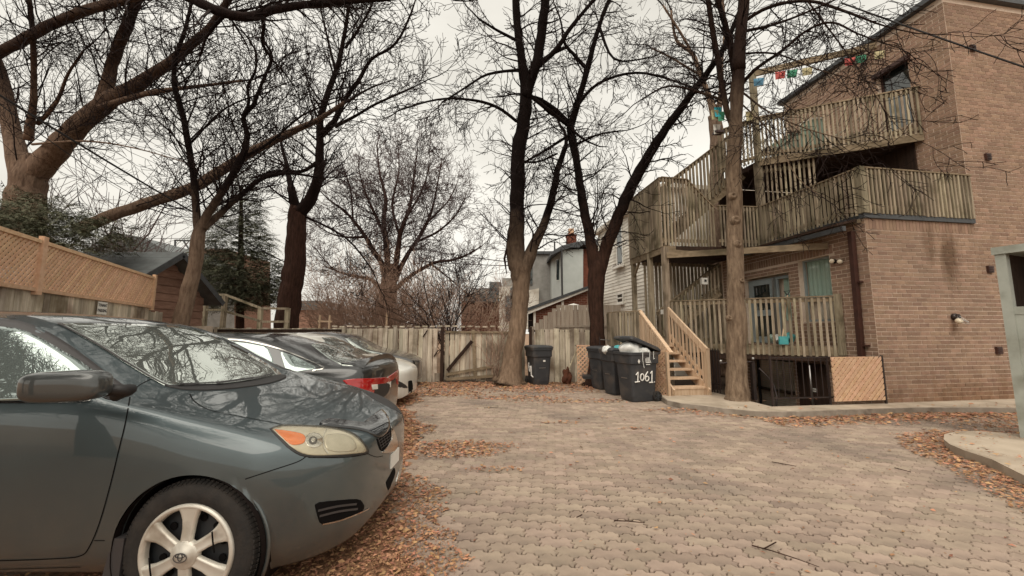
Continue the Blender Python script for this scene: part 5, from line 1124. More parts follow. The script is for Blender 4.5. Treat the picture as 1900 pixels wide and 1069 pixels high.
# leaning centre tree
tree('leaning_tree', 'leaning two-stemmed tree with pale lower trunk against the back fence', P(945, 712, 11.4),
     [(944, 718, 11.4, 48), (948, 690, 11.4, 39), (954, 650, 11.4, 33), (961, 600, 11.4, 31), (966, 560, 11.4, 30), (968, 520, 11.4, 32), (967, 495, 11.4, 33), (966, 472, 11.4, 18)],
     [[(967, 535, 11.4, 24), (963, 502, 11.4, 34), (956, 462, 11.4, 35), (958, 420, 11.3, 30), (960, 350, 11.1, 27), (962, 280, 10.9, 27), (972, 220, 10.7, 27), (976, 170, 10.5, 24), (968, 110, 10.2, 17), (960, 50, 9.9, 15), (956, -15, 9.6, 14)],
      [(975, 180, 10.5, 20), (992, 130, 10.2, 20), (1004, 70, 9.9, 19), (1014, -15, 9.5, 18)],
      [(994, 125, 10.2, 12), (1030, 95, 9.9, 10), (1060, 50, 9.6, 8), (1110, -10, 9.3, 7)],
      [(968, 535, 11.4, 20), (975, 494, 11.4, 27), (992, 455, 11.5, 20), (1012, 410, 11.6, 16), (1028, 350, 11.7, 14), (1036, 310, 11.8, 12), (1050, 270, 11.8, 9)],
      [(958, 225, 10.8, 6), (920, 198, 10.4, 6), (870, 185, 10, 5), (810, 185, 9.6, 4), (740, 205, 9.2, 3)],
      [(958, 75, 10.1, 6), (920, 55, 9.8, 5), (888, 35, 9.5, 4)],
      [(962, 130, 10.3, 6), (905, 138, 10, 5), (860, 165, 9.7, 4), (820, 190, 9.4, 3)],
      [(985, 178, 10.5, 8), (1012, 200, 10.6, 8), (1050, 230, 10.8, 8)],
      [(1034, 285, 11.8, 4), (1000, 300, 11.6, 4), (970, 300, 11.4, 4)]],
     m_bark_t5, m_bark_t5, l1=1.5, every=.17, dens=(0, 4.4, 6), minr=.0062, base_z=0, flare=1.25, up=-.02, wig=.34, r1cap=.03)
dst = P(938, 462, 11.3); k = MB(); k.tube([P(940, 462, 11.3), P(936, 480, 11.25), P(940, 508, 11.2)], [.03, .035, .012], 6)
tag(k.build('hanging_branch', m_bark), 'broken dead branch hanging from the leaning tree fork', 'branch')
# second forked tree by the lattice
tree('dark_tree', 'dark forked tree rising behind the bins, one stem reaching right', P(1108, 690, 11.2),
     [(1108, 710, 11.2, 34), (1108, 640, 11.2, 28), (1106, 560, 11.2, 28), (1107, 520, 11.2, 31), (1109, 490, 11.2, 30), (1110, 468, 11.2, 14)],
     [[(1107, 540, 11.2, 20), (1103, 490, 11.2, 23), (1092, 430, 11.2, 19), (1080, 370, 11.2, 17), (1072, 310, 11.2, 15), (1058, 240, 11.2, 16), (1062, 225, 11.2, 14), (1078, 170, 11, 12), (1092, 120, 10.8, 11), (1108, 60, 10.5, 9), (1130, 0, 10.2, 8), (1150, -30, 10, 6)],
      [(1108, 540, 11.2, 20), (1116, 488, 11.2, 24), (1132, 440, 11, 24), (1154, 385, 10.7, 23), (1180, 330, 10.4, 22), (1212, 275, 10, 20), (1245, 225, 9.6, 16), (1290, 165, 9.2, 14), (1330, 110, 8.8, 13), (1352, 70, 8.6, 11), (1372, 20, 8.5, 9)],
      [(1055, 228, 11.2, 10), (1030, 205, 11.1, 10), (1008, 188, 11, 8), (992, 180, 10.9, 6)],
      [(1090, 130, 10.9, 8), (1068, 105, 10.8, 7), (1050, 85, 10.7, 6), (1044, 65, 10.6, 5)],
      [(1068, 200, 11, 8), (1110, 155, 10.7, 6), (1180, 135, 10.4, 5), (1250, 150, 10, 4), (1310, 175, 9.6, 3)],
      [(1066, 270, 11.2, 5), (1110, 250, 11, 4), (1150, 243, 10.8, 3)],
      [(1112, 50, 10.5, 7), (1140, 110, 10.2, 4), (1200, 108, 10, 3)],
      [(1050, 255, 11.3, 6), (1010, 280, 11.2, 5), (975, 300, 11.1, 4)]],
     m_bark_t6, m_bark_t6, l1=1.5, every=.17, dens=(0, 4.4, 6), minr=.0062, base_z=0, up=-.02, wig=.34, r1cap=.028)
k = MB(); k.lathe([(0, -.02), (.05, 0), (.045, .02), (0, .03)], P(1214, 268, 9.95), V((.4, 0, 1)), E1, n=8)
# tall straight tree by the balcony
tb7 = G(1368, 742, .1)
tree('straight_tree', 'tall straight tree with pale scarred trunk in front of the lower balcony', tb7,
     [(1368, 745, tb7.y, 45.9), (1367, 700, tb7.y, 39.1), (1366, 600, tb7.y, 35.7), (1364, 500, tb7.y, 32.3), (1362, 400, tb7.y, 30.6), (1362, 300, tb7.y-.1, 28.9), (1366, 200, tb7.y-.2, 25.5), (1371, 110, tb7.y-.3, 27.2)],
     [[(1370, 130, tb7.y-.3, 28), (1374, 60, tb7.y-.4, 26), (1382, -15, tb7.y-.5, 22)],
      [(1364, 130, 8.5, 18), (1352, 70, 8.3, 14), (1338, 20, 8.1, 11), (1325, -20, 8, 9)],
      [(1358, 230, 8.5, 13), (1345, 190, 8.4, 12), (1332, 110, 8.2, 12), (1318, 30, 8, 11), (1312, -15, 7.9, 10)],
      [(1374, 160, 8.5, 10), (1400, 130, 8.2, 8), (1450, 95, 7.8, 7), (1500, 55, 7.4, 6), (1545, 42, 7.1, 5), (1590, 62, 6.9, 4), (1640, 80, 6.7, 3)],
      [(1380, 40, 8.3, 9), (1430, 12, 8, 8), (1500, 2, 7.6, 7), (1570, 22, 7.2, 6), (1640, 48, 6.9, 4), (1700, 62, 6.7, 3)],
      [(1368, 60, 8.4, 8), (1420, 50, 7.7, 6), (1480, 30, 7.1, 5), (1560, -5, 6.6, 4)],
      [(1350, 190, 8.5, 6), (1300, 172, 8.8, 5), (1240, 160, 9.1, 4), (1190, 185, 9.4, 3)],
      [(1372, 190, 8.4, 4), (1400, 215, 8, 3), (1440, 260, 7.6, 2.5), (1480, 330, 7.3, 2), (1530, 368, 7.1, 1.6)],
      [(1376, 170, 8.4, 5), (1430, 210, 7.8, 3.5), (1500, 240, 7.3, 3), (1580, 262, 7, 2)],
      [(1500, 4, 7.6, 4), (1580, 110, 7.1, 3), (1620, 170, 6.9, 2), (1660, 230, 6.8, 1.5)],
      [(1376, 100, 8.3, 5), (1440, 100, 7.7, 4), (1520, 130, 7.2, 3), (1600, 150, 6.9, 2)]],
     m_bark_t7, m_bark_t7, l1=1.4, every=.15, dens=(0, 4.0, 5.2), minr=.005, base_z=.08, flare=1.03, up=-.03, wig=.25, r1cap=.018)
st_ = bpy.data.objects['straight_tree']
for (u, v, r) in ((1361, 362, 9), (1366, 407, 10), (1371, 452, 8), (1377, 520, 6), (1354, 590, 6)):
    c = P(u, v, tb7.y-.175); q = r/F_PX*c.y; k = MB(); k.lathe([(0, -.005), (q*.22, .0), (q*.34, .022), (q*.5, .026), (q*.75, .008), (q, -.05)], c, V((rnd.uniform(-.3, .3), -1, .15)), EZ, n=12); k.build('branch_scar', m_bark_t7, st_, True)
# small tree behind the stair tower
tree('stair_tree', 'forked pale tree trunk standing behind the stair tower with flags', P(1330, 620, 13.6),
     [(1330, 622, 13.8, 28), (1330, 420, 13.7, 27), (1330, 280, 13.6, 28), (1326, 215, 13.5, 26)],
     [[(1328, 225, 13.5, 20), (1316, 180, 13.4, 12), (1300, 140, 13.3, 10), (1285, 100, 13.2, 8), (1255, 75, 13.1, 6), (1245, 20, 13.0, 4)], [(1330, 220, 13.5, 14), (1338, 170, 13.6, 12), (1338, 120, 13.7, 9), (1345, 60, 13.7, 6), (1340, -10, 13.7, 5)],
      [(1285, 100, 13.2, 6), (1262, 60, 13.0, 5), (1230, 10, 12.8, 4)], [(1300, 140, 13.3, 5), (1250, 110, 12.9, 4), (1210, 90, 12.6, 3)]],
     m_bark_l, m_bark_l, l1=1.4, every=.18, dens=(0, 4, 5.5), minr=.006, base_z=0, up=-.03)
# saplings and pale shrubs behind the back fence
def shrub(name, label, u, v, Y, n, ln, m, spreadx=.6, mr=.006, dens=(0, 5, 4), cat='shrub', r=.02, upd=1.4):
    b = P(u, v, Y); b.z = 0; t = thing(name, b, label, cat); k = MB(); z0 = P(u, v, Y).z
    for i in range(n):
        p = b+V((TR.uniform(-.3, .3)*spreadx, TR.uniform(-.2, .2), 0)); d = V((TR.uniform(-1, 1)*spreadx, TR.uniform(-.5, .5), upd)).normalized()
        grow(k, p, d, ln*TR.uniform(.7, 1.15), r, 1, 3, .03, (.35, .95), dens, mr, .2)
    k.build('stems', m, t)
shrub('sapling', 'thin many-stemmed bare sapling behind the gate', 828, 600, 13.5, 7, 4.6, m_twig, .45, .007, (0, 2.2, 3), 'sapling', .03)
shrub('bare_shrub', 'pale tangled shrub under the far round tree', 690, 600, 17, 26, 4.2, m_twig_pale, 1.3, .007, (0, 3, 3))
shrub('bare_shrub', 'low pale shrub right of the dead-stub tree', 625, 600, 18, 18, 3.4, m_twig_pale, 1.4, .007, (0, 3, 3))
shrub('bare_shrub', 'pale shrub left of the gate sapling', 765, 600, 16, 16, 3.4, m_twig_pale, 1.2, .007, (0, 3, 3))
shrub('bare_shrub', 'pale shrub beside the far ladder', 890, 600, 20, 18, 3.6, m_twig_pale, 1.3, .007, (0, 3, 3))
shrub('bare_shrub', 'reddish tangled shrub straight behind the tall fence boards', 735, 600, 19, 24, 3.8, m_twig_pale, 1.6, .007, (0, 3, 3))
shrub('bare_shrub', 'broad hazy shrub between the tan house and the round tree', 655, 600, 22, 24, 4.4, m_twig_pale, 1.6, .008, (0, 3, 3))
shrub('bare_shrub', 'low hazy shrub right of the round tree', 800, 600, 22, 20, 3.8, m_twig_pale, 1.5, .008, (0, 3, 3))
shrub('bare_shrub', 'dry climbing stems on the gate beside the leaning trunk', 918, 690, 11.75, 8, 1.4, m_twig_pale, .35, .005, (0, 4, 3), r=.012)
shrub('sapling', 'far small forked tree above the shed roof', 280, 440, 20, 5, 7.5, m_twig_far, .4, .012, (0, 1.2, 1.6), 'sapling', .07)
shrub('sapling', 'slender tree rising behind the left evergreen', 152, 380, 16, 4, 8.5, m_twig_far, .3, .01, (0, 1.4, 1.8), 'sapling', .06)
# evergreens
def cedar(name, label, blobs, trunk, n, s0=.13, seed=3):
    rr = random.Random(seed); t = thing(name, trunk[0], label, 'tree'); one('trunk', m_bark_b, t, 'tube', trunk, [.16, .05], 8); k = MB(); w = sum(b[3]*b[4] for b in blobs)
    inner = MB()
    for (u, v, Y, ru, rv_, dp) in [(b[0], b[1], b[2], b[3], b[4], b[5]) for b in blobs]:
        c = P(u, v, Y); sx, sz = ru*Y/F_PX, rv_*Y/F_PX
        for i in range(int(n*ru*rv_/w/17)):
            while True:
                q = V((rr.uniform(-1, 1), rr.uniform(-1, 1), rr.uniform(-1, 1)))
                if q.length < 1: break
            p = c+V((q.x*sx, q.y*dp, q.z*sz)); o = V((q.x+rr.uniform(-.5, .5), q.y*.8-.35+rr.uniform(-.5, .5), .15+.3*rr.random())).normalized()
            s = s0*rr.uniform(2.6, 5.2); side = o.cross(EZ)
            if side.length < .1: continue
            side.normalize(); drop = rr.uniform(.5, 1.1); roll = rr.uniform(-.6, .6)
            for j in range(17):                      # a drooping frond with leaflets on both sides
                f = (j+1)/17; b0 = p+o*(s*f)-EZ*(drop*s*f*f*.75); tg = (o-EZ*(drop*1.5*f)).normalized()
                ll = s0*(.95-.55*f)*rr.uniform(.6, 1.15); sg_ = -1 if j % 2 else 1
                d = (tg*.75+(side*math.cos(roll)+EZ*math.sin(roll))*sg_-EZ*.25).normalized(); w_ = d.cross(EZ)*(ll*.13)+EZ*(ll*.04)
                k.add([b0, b0+d*ll*.45+w_, b0+d*ll, b0+d*ll*.5-w_], [(0, 1, 2, 3)])
    k.build('crown', m_cedar_leaf, t)
cedar('evergreen_tree', 'bushy dark evergreen behind the lattice fence on the left', [(40, 425, 8.6, 95, 50, 1.1), (130, 440, 9.0, 80, 40, 1.1), (20, 390, 9.2, 60, 40, 1), (95, 400, 9.5, 60, 34, 1), (180, 450, 9.4, 42, 26, .9), (60, 465, 8, 80, 26, .6), (210, 415, 10, 26, 14, .6), (-20, 440, 8, 70, 60, 1)], [P(70, 620, 9.3), P(75, 400, 9.3)], 60000, .11)
cedar('evergreen_tree', 'tall dark evergreen between the two left trees', [(445, 400, 16, 28, 40, .9), (450, 350, 16, 16, 30, .6), (440, 450, 16, 50, 44, 1.2), (455, 510, 16, 62, 45, 1.5), (430, 550, 16, 68, 34, 1.5), (400, 500, 16.5, 40, 34, 1), (480, 545, 16, 40, 30, 1)], [P(445, 620, 16), P(448, 345, 16)], 76000, .19, 4)
# two bare trees behind the viewer, mirrored in the car glass
for (nm, lb, x, y, s) in (('yard_tree', 'bare tree behind the viewer, seen only mirrored in the car door window', -8.6, -1.6, 1.0), ('yard_tree', 'second bare tree behind the viewer, mirrored in the dark fender', -6.1, -1.9, 1.05)):
    t = thing(nm, (x, y, 0), lb, 'tree'); k = MB(); tw = MB()
    tp = [V((x, y, -.05)), V((x+.1, y, 1.5)), V((x-.1, y+.1, 3.2*s))]; k.tube(tp, [.3, .24, .2], 10); k.build('trunk', m_bark, t, True)
    for i in range(16): grow(tw, tp[2]-EZ*TR.uniform(0, 1.2), V((math.cos(i*.7)*1.1, math.sin(i*.7)*1.1, TR.uniform(.3, 1.6))), TR.uniform(3.5, 5.5), .09, 1, 3, .05, (.4, 1.0), (0, 5, 4), .011, .22)
    tw.build('branches', m_twig, t)
# ------------------------------------------------------------------ parked cars
def pchip(xs, ys):
    n = len(xs); h = [xs[i+1]-xs[i] for i in range(n-1)]; dl_ = [(ys[i+1]-ys[i])/h[i] for i in range(n-1)]; m = [0]*n
    m[0], m[-1] = dl_[0], dl_[-1]
    for i in range(1, n-1):
        if dl_[i-1]*dl_[i] <= 0: m[i] = 0
        else:
            w1, w2 = 2*h[i]+h[i-1], h[i]+2*h[i-1]; m[i] = (w1+w2)/(w1/dl_[i-1]+w2/dl_[i])
    def f(x):
        i = 0
        while i < n-2 and x > xs[i+1]: i += 1
        t = (x-xs[i])/h[i]; t2, t3 = t*t, t*t*t
        return ys[i]*(2*t3-3*t2+1)+h[i]*m[i]*(t3-2*t2+t)+ys[i+1]*(-2*t3+3*t2)+h[i]*m[i+1]*(t3-t2)
    return f
HATCH = (4.366, [
 (.0, [0]*9, [.30, .36, .44, .52, .58, .62, .65, .67, .68]),
 (.03, [.33, .38, .40, .40, .385, .34, .24, .12, 0], [.22, .31, .44, .55, .63, .68, .71, .725, .73]),
 (.10, [.51, .575, .60, .60, .575, .505, .35, .175, 0], [.18, .29, .45, .58, .67, .72, .745, .755, .76]),
 (.25, [.68, .745, .77, .765, .73, .63, .43, .215, 0], [.17, .28, .47, .64, .748, .785, .803, .812, .816]),
 (.45, [.77, .835, .86, .855, .81, .69, .46, .23, 0], [.17, .28, .49, .70, .822, .852, .866, .872, .875]),
 (.8, [.80, .865, .885, .88, .835, .70, .47, .24, 0], [.18, .28, .51, .77, .92, .942, .948, .951, .953]),
 (1.1, [.81, .868, .885, .882, .845, .74, .51, .25, 0], [.19, .29, .52, .82, .99, 1.015, 1.022, 1.026, 1.03]),
 (1.3, [.81, .868, .885, .882, .85, .755, .54, .27, 0], [.19, .29, .52, .84, 1.015, 1.09, 1.125, 1.14, 1.145]),
 (1.6, [.81, .868, .885, .882, .853, .73, .53, .27, 0], [.19, .29, .52, .84, 1.02, 1.25, 1.305, 1.322, 1.327]),
 (1.9, [.81, .868, .885, .882, .855, .685, .51, .26, 0], [.19, .29, .52, .84, 1.025, 1.375, 1.435, 1.453, 1.458]),
 (2.3, [.81, .868, .885, .882, .855, .65, .49, .25, 0], [.19, .29, .52, .84, 1.03, 1.44, 1.50, 1.52, 1.525]),
 (2.9, [.81, .868, .885, .882, .855, .64, .48, .25, 0], [.19, .29, .52, .84, 1.04, 1.45, 1.52, 1.545, 1.55]),
 (3.5, [.81, .868, .885, .88, .85, .63, .48, .24, 0], [.19, .29, .52, .80, 1.06, 1.42, 1.49, 1.515, 1.52]),
 (3.9, [.79, .855, .87, .86, .83, .6, .46, .23, 0], [.2, .3, .53, .81, 1.07, 1.32, 1.40, 1.425, 1.43]),
 (4.2, [.74, .80, .82, .81, .77, .56, .43, .22, 0], [.22, .3, .55, .82, 1.05, 1.12, 1.15, 1.17, 1.18]),
 (4.33, [.6, .66, .7, .69, .66, .5, .38, .19, 0], [.26, .34, .55, .8, .95, 1.0, 1.02, 1.03, 1.035]),
 (4.366, [0]*9, [.35, .42, .55, .7, .8, .85, .87, .88, .89])])
SEDAN = (4.60, [
 (.0, [0]*9, [.28, .34, .42, .50, .55, .58, .61, .63, .64]),
 (.03, [.38, .44, .47, .47, .45, .40, .28, .14, 0], [.2, .29, .42, .53, .60, .64, .67, .69, .70]),
 (.10, [.58, .65, .68, .68, .65, .56, .38, .19, 0], [.17, .27, .43, .56, .65, .70, .73, .745, .75]),
 (.3, [.72, .79, .815, .81, .775, .66, .44, .22, 0], [.16, .27, .45, .62, .73, .79, .815, .83, .835]),
 (.6, [.79, .85, .875, .865, .82, .69, .46, .23, 0], [.16, .27, .47, .66, .81, .87, .89, .90, .905]),
 (1.2, [.81, .875, .895, .885, .845, .72, .50, .25, 0], [.18, .28, .5, .72, .91, .985, 1.0, 1.005, 1.01]),
 (1.5, [.81, .875, .897, .887, .85, .73, .54, .27, 0], [.18, .28, .5, .73, .93, 1.10, 1.15, 1.17, 1.175]),
 (1.9, [.81, .875, .897, .887, .855, .69, .53, .27, 0], [.18, .28, .5, .73, .94, 1.27, 1.34, 1.355, 1.36]),
 (2.4, [.81, .875, .897, .887, .855, .64, .5, .26, 0], [.18, .28, .5, .73, .95, 1.34, 1.40, 1.42, 1.425]),
 (3.0, [.81, .875, .897, .887, .855, .62, .48, .25, 0], [.18, .28, .5, .74, .96, 1.31, 1.375, 1.40, 1.405]),
 (3.5, [.81, .875, .897, .887, .85, .62, .48, .25, 0], [.18, .28, .51, .76, .97, 1.19, 1.255, 1.28, 1.285]),
 (4.0, [.80, .865, .887, .875, .83, .65, .48, .25, 0], [.19, .29, .53, .79, .97, 1.045, 1.085, 1.10, 1.105]),
 (4.3, [.77, .84, .865, .85, .80, .67, .47, .24, 0], [.2, .3, .54, .80, .96, 1.02, 1.05, 1.065, 1.07]),
 (4.48, [.70, .78, .80, .79, .75, .64, .45, .23, 0], [.23, .32, .54, .79, .94, 1.0, 1.035, 1.05, 1.055]),
 (4.57, [.50, .58, .62, .62, .60, .52, .36, .18, 0], [.27, .36, .54, .76, .89, .95, .98, .995, 1.0]),
 (4.60, [0]*9, [.38, .45, .56, .68, .78, .83, .86, .87, .88])])
class Car:
    def __init__(s, spec, nose, yc, k, kz, flip, name, label, paint, wheels=(.80, 3.4), wr=.32, ns=120):
        s.L, tab = spec; s.k = k; s.kz = kz; s.flip = flip; s.yc = yc
        if flip: nose = nose-s.L*k        # nose points to -X
        s.nose = nose
        s.t = thing(name, (nose-s.L*k/2 if not flip else nose+s.L*k/2, yc, 0), label, 'car')
        us = [math.acos(1-2*r[0]/s.L)/math.pi for r in tab]
        fy_ = [pchip(us, [r[1][j] for r in tab]) for j in range(9)]; fz_ = [pchip(us, [r[2][j] for r in tab]) for j in range(9)]
        SUB = 5; vs = []; m = 8*SUB+1
        for i in range(ns+1):
            u = i/ns; st = s.L*(1-math.cos(math.pi*u))/2; sec = smooth_path([(f(u), g(u)) for f, g in zip(fy_, fz_)], SUB)
            full = [(-y, z) for y, z in sec]+[(y, z) for y, z in sec[::-1][1:]]
            for y, z in full: vs.append(s.W(st, y, z))
        m2 = 2*m-1; fs = []
        for i in range(ns):
            for j in range(m2-1): fs.append((i*m2+j, i*m2+j+1, (i+1)*m2+j+1, (i+1)*m2+j))
            fs.append((i*m2+m2-1, i*m2, (i+1)*m2, (i+1)*m2+m2-1))
        if flip: fs = [f[::-1] for f in fs]
        s.bvh = BVHTree.FromPolygons(vs, fs)
        # wheel arches
        s.wheels = []; cut = [False]*len(vs)
        for w in wheels:
            c = s.W(w, 0, wr*1.03/kz); R = (wr+.035)*k
            for i, p in enumerate(vs):
                d = math.hypot(p.x-c.x, p.z-c.z)
                if abs(p.y-yc) > .45*k and d < R: cut[i] = True
            s.wheels.append((c, R))
        fs2 = [f for f in fs if not all(cut[i] for i in f)]
        usedv = set(i for f in fs2 for i in f)
        for i in usedv:
            if cut[i]:
                p = vs[i]; c, R = min(s.wheels, key=lambda q: (q[0].x-p.x)**2)
                d = math.hypot(p.x-c.x, p.z-c.z) or 1
                if p.z > .12: vs[i] = V((c.x+(p.x-c.x)/d*R, p.y, c.z+(p.z-c.z)/d*R))
        s.body = mesh_obj('body', vs, fs2, paint, s.t, True)
        for c, R in s.wheels:
            for sd in (-1, 1):
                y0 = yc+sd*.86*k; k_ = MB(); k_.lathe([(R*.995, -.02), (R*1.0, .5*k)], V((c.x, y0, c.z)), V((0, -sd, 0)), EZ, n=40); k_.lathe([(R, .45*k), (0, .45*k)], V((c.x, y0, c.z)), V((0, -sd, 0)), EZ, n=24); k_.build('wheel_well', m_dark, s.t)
    def W(s, st, y, z): return V((s.nose-st*s.k if not s.flip else s.nose+st*s.k, s.yc+y*s.k, z*s.kz))
    def hit(s, u, v, cu=None, cv=None):
        for i in range(30):
            t = i/30; uu, vv = (u+(cu-u)*t, v+(cv-v)*t) if cu is not None else (u, v)
            loc, nrm, idx, d = s.bvh.ray_cast(EYE, ray(uu, vv).normalized())
            if loc is not None:
                if nrm.dot(loc-EYE) > 0: nrm = -nrm
                return loc, nrm
        return None, None
    def decal(s, name, poly, m, off=.003, par=None, sub=3, mir=False, edge=True, rings=(1, .93, .8, .6, .4, .2), smooth=True):
        sp_ = smooth_path(list(poly)+[poly[0]], sub)[:-1] if sub > 1 else list(poly)
        cu = sum(p[0] for p in sp_)/len(sp_); cv = sum(p[1] for p in sp_)/len(sp_); n = len(sp_); vs = []
        for r_ in rings:
            for (u, v) in sp_:
                loc, nrm = s.hit(cu+(u-cu)*r_, cv+(v-cv)*r_, cu, cv)
                if loc is None: return None
                vs.append(loc+nrm*off)
        loc, nrm = s.hit(cu, cv); vs.append(loc+nrm*off); fs = []
        for i in range(len(rings)-1):
            for j in range(n): fs.append((i*n+j, i*n+(j+1) % n, (i+1)*n+(j+1) % n, (i+1)*n+j))
        for j in range(n): fs.append(((len(rings)-1)*n+j, (len(rings)-1)*n+(j+1) % n, len(vs)-1))
        if edge:
            b0 = len(vs)
            for (u, v) in sp_: loc, nrm = s.hit(u, v, cu, cv); vs.append(loc-nrm*.004)
            for j in range(n): fs.append((b0+j, b0+(j+1) % n, (j+1) % n, j))
        o = mesh_obj(name, vs, fs, m, par or s.t, smooth)
        if mir: mesh_obj(name, [V((p.x, 2*s.yc-p.y, p.z)) for p in vs], [f[::-1] for f in fs], m, s.t, smooth)
        return o
    def seam(s, name, line, w, m, off=.0018, sub=5, par=None):
        sp_ = smooth_path(list(line), sub); hs = [s.hit(u, v) for u, v in sp_]; hs = [h for h in hs if h[0] is not None]; vs = []
        for i, (l, n) in enumerate(hs):
            d = hs[min(i+1, len(hs)-1)][0]-hs[max(i-1, 0)][0]; sd = n.cross(d).normalized(); vs += [l+n*off-sd*w/2, l+n*off+sd*w/2]
        return mesh_obj(name, vs, [(2*i, 2*i+1, 2*i+3, 2*i+2) for i in range(len(hs)-1)], m, par or s.t)
def paint(name, c, metal=.35, rough=.38, dust=(.2, .17, .13)):
    m = mat(name, c, tuple(x*1.12 for x in c), 3, rough, metal=metal, coat=1., dirt=None)
    n, l = m.node_tree.nodes, m.node_tree.links; b = [x for x in n if x.type == 'BSDF_PRINCIPLED'][0]; src = b.inputs['Base Color'].links[0].from_socket
    t0 = n.new('ShaderNodeTexCoord'); mxs = src       # road film, heavier low down, and fine specks
    nz = n.new('ShaderNodeTexNoise'); nz.inputs['Scale'].default_value = 7; nz.inputs['Detail'].default_value = 8; l.new(t0.outputs['Object'], nz.inputs['Vector'])
    sx = n.new('ShaderNodeSeparateXYZ'); l.new(t0.outputs['Object'], sx.inputs[0]); zr_ = n.new('ShaderNodeMapRange'); zr_.inputs[1].default_value = .75; zr_.inputs[2].default_value = .2; zr_.inputs[3].default_value = .03; zr_.inputs[4].default_value = .5; l.new(sx.outputs[2], zr_.inputs[0])
    ml = n.new('ShaderNodeMath'); ml.operation = 'MULTIPLY'; l.new(nz.outputs[0], ml.inputs[0]); l.new(zr_.outputs[0], ml.inputs[1])
    vo = n.new('ShaderNodeTexVoronoi'); vo.inputs['Scale'].default_value = 34; l.new(t0.outputs['Object'], vo.inputs['Vector']); sp = n.new('ShaderNodeMapRange'); sp.inputs[1].default_value = .05; sp.inputs[2].default_value = .09; sp.inputs[3].default_value = .22; sp.inputs[4].default_value = 0; l.new(vo.outputs['Distance'], sp.inputs[0])
    ad = n.new('ShaderNodeMath'); ad.operation = 'ADD'; ad.use_clamp = True; l.new(ml.outputs[0], ad.inputs[0]); l.new(sp.outputs[0], ad.inputs[1])
    mx_ = n.new('ShaderNodeMixRGB'); l.new(ad.outputs[0], mx_.inputs[0]); l.new(src, mx_.inputs[1]); mx_.inputs[2].default_value = (*dust, 1); l.new(mx_.outputs[0], b.inputs['Base Color'])
    b.inputs['Coat IOR'].default_value = 1.6
    cw = n.new('ShaderNodeMapRange'); cw.inputs[3].default_value = .02; cw.inputs[4].default_value = .5; l.new(ad.outputs[0], cw.inputs[0]); l.new(cw.outputs[0], b.inputs['Coat Roughness'])
    return m
p_slate = paint('slate_metallic_paint', (.07, .094, .102), .6, .42); p_black = paint('black_car_paint', (.016, .017, .018), .1, .3); p_white = paint('white_car_paint', (.72, .7, .64), 0, .4); p_grey = paint('grey_car_paint', (.07, .07, .07), .5)
m_carglass = mat('tinted_car_glass', (.40, .47, .45), rough=.015, metal=.7, ior=2.1)
m_screen = mat('windscreen_glass', (.66, .71, .66), rough=.015, metal=.85, ior=2.2)
m_trim = mat('matte_black_trim', (.022, .02, .02), rough=.55); m_trimg = mat('grey_rubber_trim', (.05, .045, .045), rough=.5); m_chrome = mat('chrome', (.62, .6, .56), rough=.12, metal=1.); m_seam = mat('panel_gap', (.006, .005, .005), rough=.9)
m_lampclear = mat('hazed_headlamp', (.52, .48, .37), (.36, .33, .26), 5, .12, coat=1., stretch=(1, 1, 2.5)); m_amber = mat('amber_lens', (.8, .19, .01), (.66, .14, .01), 20, .15, coat=1.); m_redlens = mat('red_lens', (.5, .012, .012), (.4, .01, .01), 9, .12, coat=1.)
m_refl = mat('lamp_reflector', (.7, .68, .62), rough=.15, metal=.9); m_cover = mat('silver_wheel_cover', (.72, .68, .60), (.64, .6, .52), 5, .38, metal=.35, dirt=(.42, .37, .3), dscale=9); m_steelwheel = mat('dark_steel_wheel', (.035, .037, .04), rough=.5, metal=.3)
m_refl2 = mat('lamp_bowl', (.62, .58, .48), (.5, .47, .38), 14, .35, metal=.5)
m_lens = mat('clear_lens', (.5, .48, .4), rough=.05)
nd = m_lens.node_tree; o_ = [x for x in nd.nodes if x.type == 'OUTPUT_MATERIAL'][0]; b_ = [x for x in nd.nodes if x.type == 'BSDF_PRINCIPLED'][0]; b_.inputs['Coat Weight'].default_value = 1
tr = nd.nodes.new('ShaderNodeBsdfTransparent'); tr.inputs[0].default_value = (.97, .95, .9, 1); ms = nd.nodes.new('ShaderNodeMixShader'); ms.inputs[0].default_value = .1
nd.links.new(tr.outputs[0], ms.inputs[1]); nd.links.new(b_.outputs[0], ms.inputs[2]); nd.links.new(ms.outputs[0], o_.inputs[0])
